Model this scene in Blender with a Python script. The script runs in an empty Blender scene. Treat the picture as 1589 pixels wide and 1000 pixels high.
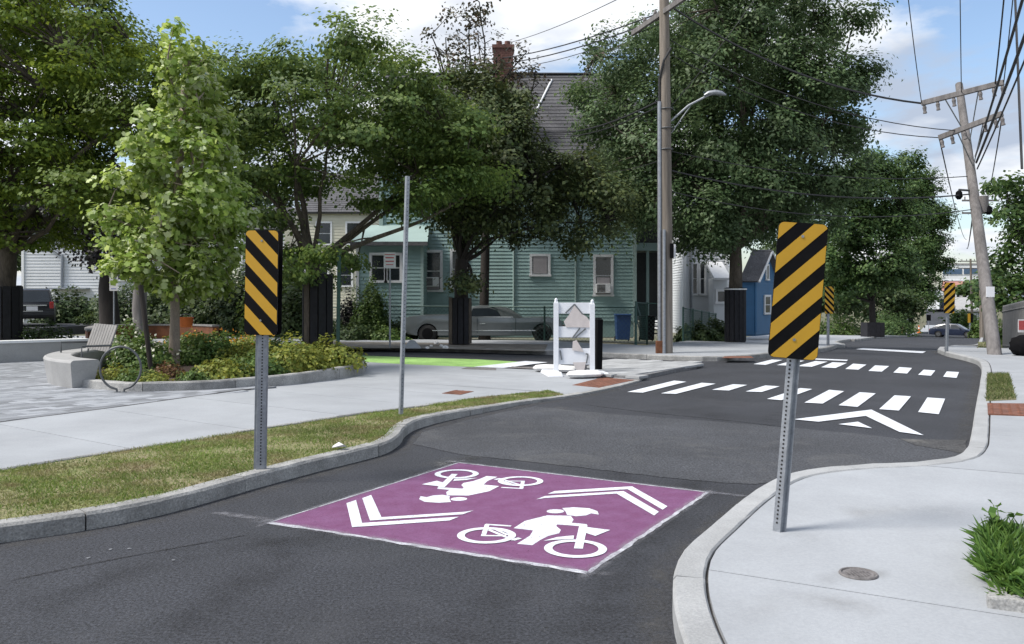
import bpy, bmesh, math, random
import numpy as np
from mathutils import Vector, Matrix
R = math.radians
random.seed(7); rng = np.random.default_rng(7)
sc = bpy.context.scene
COL = sc.collection

# ------------------------------------------------------------------ camera
FPX, HY, CX, HC = 1340.0, 462.0, 794.5, 1.7
cam = bpy.data.cameras.new("camera"); camo = bpy.data.objects.new("camera", cam); COL.objects.link(camo)
camo.location = (0, 0, HC); camo.rotation_euler = (R(90), 0, 0)
cam.sensor_width = 36; cam.lens = FPX/1589*36; cam.shift_y = -(500-HY)/1589
cam.clip_start = 0.1; cam.clip_end = 6000
sc.camera = camo
# ------------------------------------------------------------------ world, sun, exposure
SUN_EL, SUN_AZ = 52, -108       # azimuth: degrees clockwise from +Y (sun behind the camera, to the left)
w = bpy.data.worlds.new("World"); sc.world = w; w.use_nodes = True
def world():
    nt = w.node_tree; N = nt.nodes; L = nt.links
    for n in list(N): N.remove(n)
    out = N.new('ShaderNodeOutputWorld'); bg = N.new('ShaderNodeBackground'); bg.inputs[1].default_value = 0.125
    sky = N.new('ShaderNodeTexSky'); sky.sky_type = 'NISHITA'; sky.sun_disc = False
    sky.sun_elevation = R(SUN_EL); sky.sun_rotation = R(SUN_AZ); sky.air_density = 1.0; sky.dust_density = 1.5; sky.ozone_density = 1.5
    tc = N.new('ShaderNodeTexCoord'); sep = N.new('ShaderNodeSeparateXYZ'); L.new(tc.outputs['Generated'], sep.inputs[0])
    mx = N.new('ShaderNodeMath'); mx.operation = 'MAXIMUM'; mx.inputs[1].default_value = 0.0; L.new(sep.outputs[2], mx.inputs[0])
    ad = N.new('ShaderNodeMath'); ad.operation = 'ADD'; ad.inputs[1].default_value = 0.22; L.new(mx.outputs[0], ad.inputs[0])
    dx = N.new('ShaderNodeMath'); dx.operation = 'DIVIDE'; L.new(sep.outputs[0], dx.inputs[0]); L.new(ad.outputs[0], dx.inputs[1])
    dy = N.new('ShaderNodeMath'); dy.operation = 'DIVIDE'; L.new(sep.outputs[1], dy.inputs[0]); L.new(ad.outputs[0], dy.inputs[1])
    cb = N.new('ShaderNodeCombineXYZ'); L.new(dx.outputs[0], cb.inputs[0]); L.new(dy.outputs[0], cb.inputs[1])
    mp = N.new('ShaderNodeMapping'); mp.inputs['Location'].default_value = (3.1, 1.7, 0.4); L.new(cb.outputs[0], mp.inputs[0])
    n1 = N.new('ShaderNodeTexNoise'); n1.inputs['Scale'].default_value = 1.9; n1.inputs['Detail'].default_value = 9; n1.inputs['Roughness'].default_value = .56
    n1.inputs['Distortion'].default_value = .25
    L.new(mp.outputs[0], n1.inputs['Vector'])
    r1 = N.new('ShaderNodeValToRGB'); r1.color_ramp.elements[0].position = .41; r1.color_ramp.elements[1].position = .54
    L.new(n1.outputs['Fac'], r1.inputs[0])
    mp2 = N.new('ShaderNodeMapping'); mp2.inputs['Location'].default_value = (3.2, 1.45, 0.9); L.new(cb.outputs[0], mp2.inputs[0])
    n2 = N.new('ShaderNodeTexNoise'); n2.inputs['Scale'].default_value = 1.9; n2.inputs['Detail'].default_value = 6; L.new(mp2.outputs[0], n2.inputs['Vector'])
    r2 = N.new('ShaderNodeValToRGB'); r2.color_ramp.elements[0].position = .42; r2.color_ramp.elements[1].position = .60
    r2.color_ramp.elements[0].color = (5.5, 5.6, 5.75, 1); r2.color_ramp.elements[1].color = (2.5, 2.9, 3.6, 1)
    L.new(n2.outputs['Fac'], r2.inputs[0])
    mix = N.new('ShaderNodeMixRGB'); L.new(r1.outputs[0], mix.inputs[0]); L.new(sky.outputs[0], mix.inputs[1]); L.new(r2.outputs[0], mix.inputs[2])
    L.new(mix.outputs[0], bg.inputs[0]); L.new(bg.outputs[0], out.inputs[0])
world()
sl = bpy.data.lights.new("sun", 'SUN'); sl.energy = 3.0; sl.angle = R(17); sl.color = (1, .95, .87)
so = bpy.data.objects.new("sun", sl); COL.objects.link(so)
_az, _el = R(SUN_AZ), R(SUN_EL)
so.rotation_euler = Vector((math.sin(_az)*math.cos(_el), math.cos(_az)*math.cos(_el), math.sin(_el))).to_track_quat('Z', 'Y').to_euler()
so.location = (0, 0, 60)
sc.view_settings.view_transform = 'Standard'; sc.view_settings.look = 'None'; sc.view_settings.gamma = 1
sc.view_settings.use_curve_mapping = False; sc.view_settings.exposure = 0.72

# ------------------------------------------------------------------ terrain and pixel helpers
DS = Vector((.48, .877)).normalized()          # direction in which the road runs
KS = [-4000, 27, 33, 39, 45, 52, 60, 70, 85, 99, 110, 120, 135, 150, 165, 190, 220, 260, 300, 360, 430, 4000]
KZ = [0, 0, -.11, -.47, -.66, -.82, -.98, -1.28, -1.85, -2.4, -2.55, -2.6, -2.35, -1.9, -1.3, .4, 1.6, 1.9, 1.9, 1.9, 1.9, 1.9]
def S(x, y): return DS.x*x + DS.y*y
def gz(x, y): return float(np.interp(S(x, y), KS, KZ))
def P(px, py, dz=0.0):
    a = (px-CX)/FPX; b = (py-HY)/FPX
    g = lambda Y: HC - b*Y - gz(a*Y, Y) - dz
    lo, hi, st = .5, None, .5
    Y = .5
    while Y < 1500:
        if g(Y) <= 0: hi = Y; break
        lo = Y; Y += max(.5, Y*.02)
    if hi is None: hi = lo
    for _ in range(40):
        m = (lo+hi)/2
        if g(m) <= 0: hi = m
        else: lo = m
    Y = (lo+hi)/2
    return Vector((a*Y, Y, gz(a*Y, Y)+dz))
def W(px, py, Y): return Vector(((px-CX)/FPX*Y, Y, HC-(py-HY)/FPX*Y))
def RZ(px, py, z):
    Y = (z-HC)*FPX/(HY-py); return Vector(((px-CX)/FPX*Y, Y, z))

CO = P(990, 590); QD = (P(640, 632, .12)-P(0, 729, .12)); QD.z = 0; QD.normalize()
QS = [-7.5, -6.5, -5.5, -4.5, -3.5]
def ramp(x, y): return float(np.interp(QD.x*(x-CO.x)+QD.y*(y-CO.y), [-7.5, -3.5], [1, .28]))
def PL(px, py, dz=.125):
    z = dz
    for _ in range(12):
        p = P(px, py, z); z = dz*ramp(p.x, p.y)
    return P(px, py, z)
# ------------------------------------------------------------------ objects
def tag(o, label=None, cat=None, group=None, kind=None):
    if label: o['label'] = label
    if cat: o['category'] = cat
    if group: o['group'] = group
    if kind: o['kind'] = kind
    return o
def thing(name, label, cat, loc=(0, 0, 0), rz=0, group=None):
    o = bpy.data.objects.new(name, None); COL.objects.link(o); o.location = loc; o.rotation_euler = (0, 0, rz)
    o.empty_display_size = .2
    return tag(o, label, cat, group)
def link(name, me, parent=None, kind=None):
    o = bpy.data.objects.new(name, me); COL.objects.link(o)
    if parent: o.parent = parent
    if kind: o['kind'] = kind
    return o
def copy_tree(o, parent=None):
    c = o.copy(); COL.objects.link(c); c.parent = parent
    for ch in list(o.children): copy_tree(ch, c)
    return c

class MB:
    def __init__(s): s.v = []; s.f = []; s.m = []
    def add(s, vs, fs, mi=0):
        b = len(s.v); s.v += [tuple(q) for q in vs]; s.f += [tuple(b+i for i in f) for f in fs]; s.m += [mi]*len(fs); return s
    def box(s, c, size, rot=None, mi=0, taper=1.0):
        x, y, z = [q/2 for q in size]
        vs = [Vector((a*x*(taper if k > 0 else 1), b*y*(taper if k > 0 else 1), k*z)) for k in (-1, 1) for a, b in ((-1, -1), (1, -1), (1, 1), (-1, 1))]
        if rot is not None: vs = [rot @ q for q in vs]
        c = Vector(c)
        return s.add([q+c for q in vs], [(3, 2, 1, 0), (4, 5, 6, 7), (0, 1, 5, 4), (1, 2, 6, 5), (2, 3, 7, 6), (3, 0, 4, 7)], mi)
    def tube(s, pts, rad, n=8, mi=0, caps=True):
        pts = [Vector(p) for p in pts]
        if not isinstance(rad, (list, tuple)): rad = [rad]*len(pts)
        vs = []; fs = []
        ref = None
        for i, p in enumerate(pts):
            t = (pts[min(i+1, len(pts)-1)]-pts[max(i-1, 0)])
            t = t.normalized() if t.length > 1e-9 else Vector((0, 0, 1))
            if ref is None:
                ref = Vector((1, 0, 0)) if abs(t.x) < .8 else Vector((0, 1, 0))
            u = (ref - t*ref.dot(t)).normalized(); q = t.cross(u); ref = u
            for k in range(n):
                a = 2*math.pi*k/n; vs.append(p+(u*math.cos(a)+q*math.sin(a))*rad[i])
        for i in range(len(pts)-1):
            for k in range(n): fs.append((i*n+k, i*n+(k+1) % n, (i+1)*n+(k+1) % n, (i+1)*n+k))
        if caps: fs += [tuple(range(n-1, -1, -1)), tuple((len(pts)-1)*n+k for k in range(n))]
        return s.add(vs, fs, mi)
    def cyl(s, p0, p1, r0, r1=None, n=12, mi=0): return s.tube([p0, p1], [r0, r0 if r1 is None else r1], n, mi)
    def prism(s, poly, ax, d0, d1, mi=0):
        """poly: list of 2-D points; ax: function (u,v,d)->xyz"""
        n = len(poly)
        vs = [ax(u, v, d0) for u, v in poly]+[ax(u, v, d1) for u, v in poly]
        fs = [tuple(range(n-1, -1, -1)), tuple(range(n, 2*n))]+[(i, (i+1) % n, n+(i+1) % n, n+i) for i in range(n)]
        return s.add(vs, fs, mi)
    def build(s, name, mats, parent=None, org=None, smooth=False, kind=None, bevel=0, recalc=True):
        me = bpy.data.meshes.new(name)
        vs = s.v if org is None else [(a-org[0], b-org[1], c-org[2]) for a, b, c in s.v]
        me.from_pydata(vs, [], s.f)
        if not isinstance(mats, (list, tuple)): mats = [mats]
        for m in mats: me.materials.append(m)
        me.polygons.foreach_set('material_index', s.m)
        if recalc or bevel:
            bm = bmesh.new(); bm.from_mesh(me); bmesh.ops.recalc_face_normals(bm, faces=bm.faces)
            if bevel:
                es = [e for e in bm.edges if len(e.link_faces) == 2 and e.calc_face_angle(0) > .5]
                bmesh.ops.bevel(bm, geom=es, offset=bevel, segments=2, profile=.6, affect='EDGES', clamp_overlap=True)
            bm.to_mesh(me); bm.free()
        if smooth:
            me.polygons.foreach_set('use_smooth', [True]*len(me.polygons))
            try: me.set_sharp_from_angle(angle=R(38))
            except Exception: pass
        me.update()
        return link(name, me, parent, kind)

# ------------------------------------------------------------------ materials
def lin(c): return tuple(((q/255)/12.92 if q/255 <= .04045 else ((q/255+.055)/1.055)**2.4) for q in c)
def mat(name, col, rough=.7, var=.25, scale=6.0, bump=0.0, bscale=None, metal=0.0, spec=.5, col2=None, fine=0.0, fscale=80, coat=0, coords='Object', stretch=(1, 1, 1), island=0.0):
    m = bpy.data.materials.new(name); m.use_nodes = True; nt = m.node_tree; N = nt.nodes; L = nt.links
    b = N['Principled BSDF']; b.inputs['Roughness'].default_value = rough; b.inputs['Metallic'].default_value = metal
    b.inputs['Specular IOR Level'].default_value = spec
    if coat: b.inputs['Coat Weight'].default_value = coat; b.inputs['Coat Roughness'].default_value = .05
    tc = N.new('ShaderNodeTexCoord'); mp = N.new('ShaderNodeMapping'); mp.inputs['Scale'].default_value = stretch
    L.new(tc.outputs[coords], mp.inputs[0])
    n = N.new('ShaderNodeTexNoise'); n.inputs['Scale'].default_value = scale; n.inputs['Detail'].default_value = 6; n.inputs['Roughness'].default_value = .62
    L.new(mp.outputs[0], n.inputs['Vector'])
    rp = N.new('ShaderNodeValToRGB')
    c2 = col2 or tuple(q*(1-var) for q in col)
    c1 = col if col2 else tuple(min(1, q*(1+var*.6)) for q in col)
    rp.color_ramp.elements[0].position = .33; rp.color_ramp.elements[1].position = .67
    rp.color_ramp.elements[0].color = (*c2, 1); rp.color_ramp.elements[1].color = (*c1, 1)
    L.new(n.outputs['Fac'], rp.inputs[0]); last = rp.outputs[0]
    if fine:
        n2 = N.new('ShaderNodeTexNoise'); n2.inputs['Scale'].default_value = fscale; n2.inputs['Detail'].default_value = 3
        L.new(mp.outputs[0], n2.inputs['Vector'])
        mr = N.new('ShaderNodeMapRange'); mr.inputs[1].default_value = .3; mr.inputs[2].default_value = .7; mr.inputs[3].default_value = 1-fine; mr.inputs[4].default_value = 1+fine
        L.new(n2.outputs['Fac'], mr.inputs[0])
        mm = N.new('ShaderNodeMixRGB'); mm.blend_type = 'MULTIPLY'; mm.inputs[0].default_value = 1
        L.new(last, mm.inputs[1]); L.new(mr.outputs[0], mm.inputs[2]); last = mm.outputs[0]
    if island:
        oi = N.new('ShaderNodeObjectInfo'); ge = N.new('ShaderNodeNewGeometry')
        sm = N.new('ShaderNodeMath'); sm.operation = 'ADD'; L.new(oi.outputs['Random'], sm.inputs[0]); L.new(ge.outputs['Random Per Island'], sm.inputs[1])
        fr = N.new('ShaderNodeMath'); fr.operation = 'FRACT'; L.new(sm.outputs[0], fr.inputs[0])
        mr = N.new('ShaderNodeMapRange'); mr.inputs[3].default_value = 1-island; mr.inputs[4].default_value = 1+island*.6; L.new(fr.outputs[0], mr.inputs[0])
        mm = N.new('ShaderNodeMixRGB'); mm.blend_type = 'MULTIPLY'; mm.inputs[0].default_value = 1
        L.new(last, mm.inputs[1]); L.new(mr.outputs[0], mm.inputs[2]); last = mm.outputs[0]
    L.new(last, b.inputs['Base Color'])
    if bump:
        bn = N.new('ShaderNodeTexNoise'); bn.inputs['Scale'].default_value = bscale or scale*6; bn.inputs['Detail'].default_value = 4
        L.new(mp.outputs[0], bn.inputs['Vector'])
        bp = N.new('ShaderNodeBump'); bp.inputs['Strength'].default_value = bump; bp.inputs['Distance'].default_value = .01
        L.new(bn.outputs['Fac'], bp.inputs['Height']); L.new(bp.outputs[0], b.inputs['Normal'])
    return m
def leafmat(name, cols, trans=.35, rough=.55, spec=.35, patch=None):
    m = bpy.data.materials.new(name); m.use_nodes = True; nt = m.node_tree; N = nt.nodes; L = nt.links
    b = N['Principled BSDF']; b.inputs['Roughness'].default_value = rough; b.inputs['Specular IOR Level'].default_value = spec
    ge = N.new('ShaderNodeNewGeometry'); rp = N.new('ShaderNodeValToRGB')
    e = rp.color_ramp.elements
    while len(e) < len(cols): e.new(.5)
    for i, c in enumerate(cols): e[i].position = i/(len(cols)-1); e[i].color = (*c, 1)
    L.new(ge.outputs['Random Per Island'], rp.inputs[0])
    tc = N.new('ShaderNodeTexCoord'); n = N.new('ShaderNodeTexNoise'); n.inputs['Scale'].default_value = .7; n.inputs['Detail'].default_value = 2
    L.new(tc.outputs['Object'], n.inputs['Vector'])
    mr = N.new('ShaderNodeMapRange'); mr.inputs[1].default_value = .3; mr.inputs[2].default_value = .7; mr.inputs[3].default_value = .72; mr.inputs[4].default_value = 1.3
    L.new(n.outputs['Fac'], mr.inputs[0])
    mm = N.new('ShaderNodeMixRGB'); mm.blend_type = 'MULTIPLY'; mm.inputs[0].default_value = 1; L.new(rp.outputs[0], mm.inputs[1]); L.new(mr.outputs[0], mm.inputs[2])
    if patch:
        n3 = N.new('ShaderNodeTexNoise'); n3.inputs['Scale'].default_value = 1.6; n3.inputs['Detail'].default_value = 5; n3.inputs['Roughness'].default_value = .7; L.new(tc.outputs['Object'], n3.inputs['Vector'])
        r3 = N.new('ShaderNodeValToRGB'); r3.color_ramp.elements[0].position = .47; r3.color_ramp.elements[1].position = .66; L.new(n3.outputs['Fac'], r3.inputs[0])
        m3 = N.new('ShaderNodeMixRGB'); m3.inputs[2].default_value = (*patch, 1); L.new(r3.outputs[0], m3.inputs[0]); L.new(mm.outputs[0], m3.inputs[1]); mm = m3
    L.new(mm.outputs[0], b.inputs['Base Color'])
    t = N.new('ShaderNodeBsdfTranslucent'); hs = N.new('ShaderNodeHueSaturation'); hs.inputs['Hue'].default_value = .48; hs.inputs['Value'].default_value = 1.5
    L.new(mm.outputs[0], hs.inputs['Color']); L.new(hs.outputs[0], t.inputs[0])
    mx = N.new('ShaderNodeMixShader'); mx.inputs[0].default_value = trans
    L.new(b.outputs[0], mx.inputs[1]); L.new(t.outputs[0], mx.inputs[2]); L.new(mx.outputs[0], N['Material Output'].inputs[0])
    return m

M = {}
def asphalt(name, c, pale, amt, rough=.86):
    m = mat(name, c, rough=rough, var=.3, scale=.5, fine=.7, fscale=48, bump=1.0, bscale=75)
    nt = m.node_tree; N = nt.nodes; L = nt.links; b = N['Principled BSDF']
    src = b.inputs['Base Color'].links[0].from_socket
    tc = N.new('ShaderNodeTexCoord')
    n = N.new('ShaderNodeTexNoise'); n.inputs['Scale'].default_value = .9; n.inputs['Detail'].default_value = 8; n.inputs['Roughness'].default_value = .7; n.inputs['Distortion'].default_value = .8
    L.new(tc.outputs['Object'], n.inputs['Vector'])
    rp = N.new('ShaderNodeValToRGB'); rp.color_ramp.elements[0].position = .52; rp.color_ramp.elements[1].position = .78
    rp.color_ramp.elements[1].color = (amt, amt, amt, 1); L.new(n.outputs['Fac'], rp.inputs[0])
    mx = N.new('ShaderNodeMixRGB'); mx.inputs[2].default_value = (*pale, 1); L.new(rp.outputs[0], mx.inputs[0]); L.new(src, mx.inputs[1])
    # white aggregate specks
    v = N.new('ShaderNodeTexVoronoi'); v.inputs['Scale'].default_value = 30; L.new(tc.outputs['Object'], v.inputs['Vector'])
    sp = N.new('ShaderNodeValToRGB'); sp.color_ramp.elements[0].position = .05; sp.color_ramp.elements[0].color = (.5, .5, .5, 1); sp.color_ramp.elements[1].position = .13; sp.color_ramp.elements[1].color = (0, 0, 0, 1)
    L.new(v.outputs['Distance'], sp.inputs[0])
    m2 = N.new('ShaderNodeMixRGB'); m2.inputs[2].default_value = (.15, .15, .155, 1); L.new(sp.outputs[0], m2.inputs[0]); L.new(mx.outputs[0], m2.inputs[1])
    L.new(m2.outputs[0], b.inputs['Base Color'])
    return m
M['asphalt'] = asphalt('asphalt_new', (.029, .0315, .039), (.058, .06, .068), .55)
M['asphalt_old'] = asphalt('asphalt_worn', (.049, .052, .060), (.10, .10, .10), .75)
M['concrete'] = mat('sidewalk_concrete', (.305, .322, .345), rough=.85, var=.12, scale=.9, fine=.06, fscale=60, bump=.25, bscale=120, island=.06)
M['concrete2'] = mat('wall_concrete', (.32, .32, .32), rough=.8, var=.12, scale=2, fine=.06, fscale=40, bump=.2, bscale=60)
M['granite'] = mat('granite_kerb', (.28, .28, .275), rough=.8, var=.35, scale=3, fine=.3, fscale=70, bump=.7, bscale=40, island=.15)
M['kerb_conc'] = mat('concrete_kerb', (.32, .328, .335), rough=.85, var=.16, scale=2, fine=.12, fscale=70, bump=.4, bscale=60, island=.06)
M['soil'] = mat('soil', (.055, .037, .027), rough=.95, var=.5, scale=5, fine=.4, fscale=60, bump=1, bscale=50)
M['lawn_soil'] = mat('lawn_soil', (.15, .165, .06), rough=.95, col2=(.22, .18, .115), scale=1.3, fine=.4, fscale=50, bump=.8, bscale=40)
M['ground'] = mat('ground_earth', (.09, .10, .05), rough=.95, col2=(.13, .115, .08), scale=.4, fine=.3, fscale=20, bump=.4, bscale=15)
M['dirt'] = mat('pale_dirt', (.21, .19, .165), rough=.95, var=.4, scale=2, fine=.25, fscale=30, bump=.5, bscale=30)
M['paver'] = mat('plaza_paver', (.25, .265, .29), rough=.8, var=.12, scale=4, fine=.12, fscale=60, bump=.3, bscale=60, island=.42)
M['paver_w'] = mat('pale_crossing_paver', (.34, .35, .36), rough=.8, var=.12, scale=4, fine=.1, fscale=60, island=.22)
M['joint'] = mat('joint_sand', (.16, .16, .165), rough=.95, var=.3, scale=10)
M['joint_dark'] = mat('joint_filler', (.07, .065, .06), rough=.95, var=.3, scale=10)
M['white_paint'] = mat('white_road_paint', (.62, .65, .70), rough=.7, var=.12, scale=5, fine=.16, fscale=60, bump=.2, bscale=200)
M['purple'] = mat('purple_road_paint', (.132, .040, .110), rough=.8, col2=(.162, .064, .152), fine=.12, fscale=60, bump=.4, bscale=220)
M['green_paint'] = mat('green_lane_paint', (.27, .46, .135), rough=.8, var=.25, scale=2, fine=.15)
M['tactile'] = mat('brick_red_tactile', (.155, .062, .038), rough=.85, var=.4, scale=6, fine=.2)
M['galv'] = mat('galvanised_steel', (.30, .32, .35), rough=.45, var=.2, scale=14, metal=.55, fine=.1)
M['galv_d'] = mat('dark_steel', (.10, .105, .11), rough=.5, var=.2, scale=10, metal=.5)
M['steel'] = mat('stainless_steel', (.33, .34, .35), rough=.3, var=.15, scale=8, metal=.9)
M['hole'] = mat('post_hole', (.015, .015, .016), rough=.9, var=.2)
M['black'] = mat('matt_black', (.006, .006, .007), rough=.8, var=.3, scale=10, spec=.08)
M['yellow'] = mat('sign_yellow', (.44, .245, .010), rough=.55, var=.05, scale=8)
M['signwhite'] = mat('sign_white', (.72, .72, .74), rough=.5, var=.06)
M['signblue'] = mat('sign_blue', (.12, .13, .45), rough=.5, var=.06)
M['signred'] = mat('sign_red', (.5, .10, .10), rough=.5, var=.06)
M['white'] = mat('white_paint', (.72, .74, .76), rough=.55, var=.08, scale=4, fine=.04)
M['plastic_w'] = mat('white_plastic', (.64, .66, .70), rough=.5, var=.06, scale=5)
M['beige'] = mat('beige_board', (.50, .46, .45), rough=.7, var=.1, scale=8)
M['tape'] = mat('grey_tape', (.11, .12, .13), rough=.6, var=.1)
M['sand'] = mat('sandbag_cloth', (.66, .66, .66), rough=.9, var=.12, scale=8, bump=.4)
M['teal'] = mat('teal_siding', (.25, .37, .36), rough=.65, var=.12, scale=1.5, fine=.05)
M['teal_p'] = mat('pale_teal_siding', (.29, .39, .375), rough=.65, var=.08, scale=1.5, fine=.05)
M['whiteside'] = mat('white_siding', (.56, .58, .60), rough=.65, var=.06, scale=1.5)
M['cream'] = mat('cream_siding', (.55, .53, .42), rough=.65, var=.06, scale=1.5)
M['blueside'] = mat('blue_siding', (.028, .12, .25), rough=.6, var=.1, scale=1.5)
M['shingle'] = mat('grey_shingle', (.085, .085, .092), rough=.9, var=.3, scale=1.2, fine=.3, fscale=14, bump=.5, bscale=14)
M['brick'] = mat('chimney_brick', (.13, .062, .05), rough=.9, var=.4, scale=6, fine=.3, fscale=20)
M['trim'] = mat('white_trim', (.70, .71, .72), rough=.6, var=.06)
M['glass'] = mat('dark_glass', (.015, .02, .025), rough=.12, var=.3, scale=1, spec=.7)
M['blind'] = mat('window_blind', (.33, .31, .32), rough=.7, var=.1)
M['bark'] = mat('bark', (.085, .07, .055), rough=.95, var=.5, scale=5, fine=.3, fscale=30, bump=1, bscale=22, stretch=(1, 1, .25))
M['bark_pale'] = mat('sapling_bark', (.23, .19, .15), rough=.9, var=.3, scale=6, fine=.2, bump=.6, bscale=25, stretch=(1, 1, .3))
M['bark_d'] = mat('dark_bark', (.03, .025, .022), rough=.95, var=.4, scale=5, bump=1, bscale=22, stretch=(1, 1, .25))
M['wrap'] = mat('black_trunk_wrap', (.016, .016, .020), rough=.7, spec=.3, var=.4, scale=8, bump=.6, bscale=25)
M['polewood'] = mat('weathered_pole_wood', (.185, .16, .135), rough=.9, var=.35, scale=3, fine=.25, fscale=14, bump=.8, bscale=12, stretch=(1, 1, .08))
M['pole_grey'] = mat('grey_pole_wood', (.16, .15, .148), rough=.9, var=.3, scale=3, fine=.2, fscale=14, bump=.8, bscale=12, stretch=(1, 1, .08))
M['wire'] = mat('cable_black', (.02, .02, .022), rough=.6, var=.1)
M['fence_green'] = mat('green_fence_steel', (.028, .075, .062), rough=.6, var=.2)
M['wood_grey'] = mat('grey_wood', (.20, .195, .19), rough=.85, var=.25, scale=6, fine=.2, fscale=40, stretch=(1, 1, .2))
M['rust'] = mat('rusty_panel', (.16, .06, .026), rough=.85, var=.45, scale=3, fine=.2)
M['orange'] = mat('orange_plastic', (.70, .17, .03), rough=.6, var=.1)
M['carpaint'] = mat('grey_green_car_paint', (.125, .14, .145), rough=.28, var=.08, scale=2, metal=.5, coat=.3)
M['carnavy'] = mat('navy_car_paint', (.012, .018, .04), rough=.3, var=.1, metal=.0, coat=.25)
M['carblack'] = mat('black_car_paint', (.012, .014, .02), rough=.35, var=.1, metal=.0, coat=.15)
M['tyre'] = mat('tyre_rubber', (.012, .012, .013), rough=.85, var=.2)
M['chrome'] = mat('chrome', (.65, .66, .68), rough=.2, var=.05, metal=1)
M['redlens'] = mat('red_lens', (.35, .02, .02), rough=.25, var=.1)
M['bluebin'] = mat('blue_bin', (.012, .045, .14), rough=.5, var=.15)
M['iron'] = mat('cast_iron', (.16, .15, .15), rough=.8, var=.4, scale=20, bump=.6)
M['farblue'] = mat('far_blue_glass', (.05, .09, .15), rough=.3, var=.15, scale=.4)
M['redroof'] = mat('far_red_roof', (.33, .16, .13), rough=.85, var=.2, scale=.5)
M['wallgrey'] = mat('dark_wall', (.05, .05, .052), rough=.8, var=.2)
M['worn_white'] = mat('worn_white_line', (.55, .57, .61), rough=.85, col2=(.36, .35, .40), scale=9, fine=.3, fscale=60)
M['scuff2'] = mat('dusty_overspray', (.13, .135, .15), rough=.9, col2=(.055, .058, .067), scale=5, fine=.5, fscale=90)
M['scuff'] = mat('chalky_scuff', (.22, .23, .25), rough=.9, var=.4, scale=20, fine=.4, fscale=90)
# foliage
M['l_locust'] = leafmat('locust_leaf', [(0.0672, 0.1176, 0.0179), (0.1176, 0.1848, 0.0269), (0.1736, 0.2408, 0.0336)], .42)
M['l_locust2'] = leafmat('locust_leaf_green', [(0.0575, 0.1058, 0.0299), (0.0978, 0.1587, 0.0391), (0.1495, 0.2127, 0.0517)], .42)  # slightly darker, less yellow green than the left locust's leaves
M['l_maple'] = leafmat('maple_leaf', [(0.0462, 0.088, 0.0352), (0.0792, 0.1298, 0.0506), (0.1298, 0.187, 0.0858)], .38)
M['l_dark'] = leafmat('dark_leaf', [(0.0374, 0.0605, 0.0242), (0.0616, 0.088, 0.0308), (0.0968, 0.1188, 0.0374)], .25)
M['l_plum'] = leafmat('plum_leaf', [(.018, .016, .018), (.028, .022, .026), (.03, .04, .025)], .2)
M['l_sap'] = leafmat('sapling_leaf', [(.125, .205, .035), (.21, .31, .06), (.29, .38, .10), (.48, .54, .36)], .45)
M['l_row'] = leafmat('row_tree_leaf', [(0.033, 0.0748, 0.0242), (0.0616, 0.1155, 0.033), (0.1012, 0.1595, 0.0462)], .38)
M['l_bare'] = leafmat('thin_leaf', [(.04, .045, .025), (.06, .06, .03), (.09, .06, .035)], .2)
M['l_mound'] = leafmat('mound_leaf', [(.10, .15, .025), (.19, .22, .04), (.27, .28, .05)], .35)
M['l_mound2'] = leafmat('green_mound_leaf', [(.045, .095, .025), (.08, .14, .03), (.13, .19, .05)], .35)
M['l_redm'] = leafmat('russet_leaf', [(.10, .05, .03), (.16, .08, .035), (.10, .10, .03)], .3)
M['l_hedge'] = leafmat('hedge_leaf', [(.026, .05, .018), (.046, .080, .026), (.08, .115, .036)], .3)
M['l_flower'] = leafmat('orange_flower', [(.50, .20, .02), (.58, .34, .04), (.40, .12, .02)], .3)
M['l_white'] = leafmat('white_flower', [(.6, .62, .5), (.7, .7, .6)], .3)
M['l_grass'] = leafmat('grass_blade', [(.08, .145, .025), (.13, .21, .04), (.19, .25, .065), (.28, .28, .13)], .3, patch=(.25, .21, .11))
M['l_grass3'] = leafmat('patch_grass_blade', [(.04, .085, .02), (.08, .13, .03), (.13, .16, .05), (.2, .19, .09)], .3)
M['l_grass2'] = leafmat('weed_blade', [(.04, .10, .018), (.08, .17, .03), (.13, .23, .05)], .35)

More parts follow.
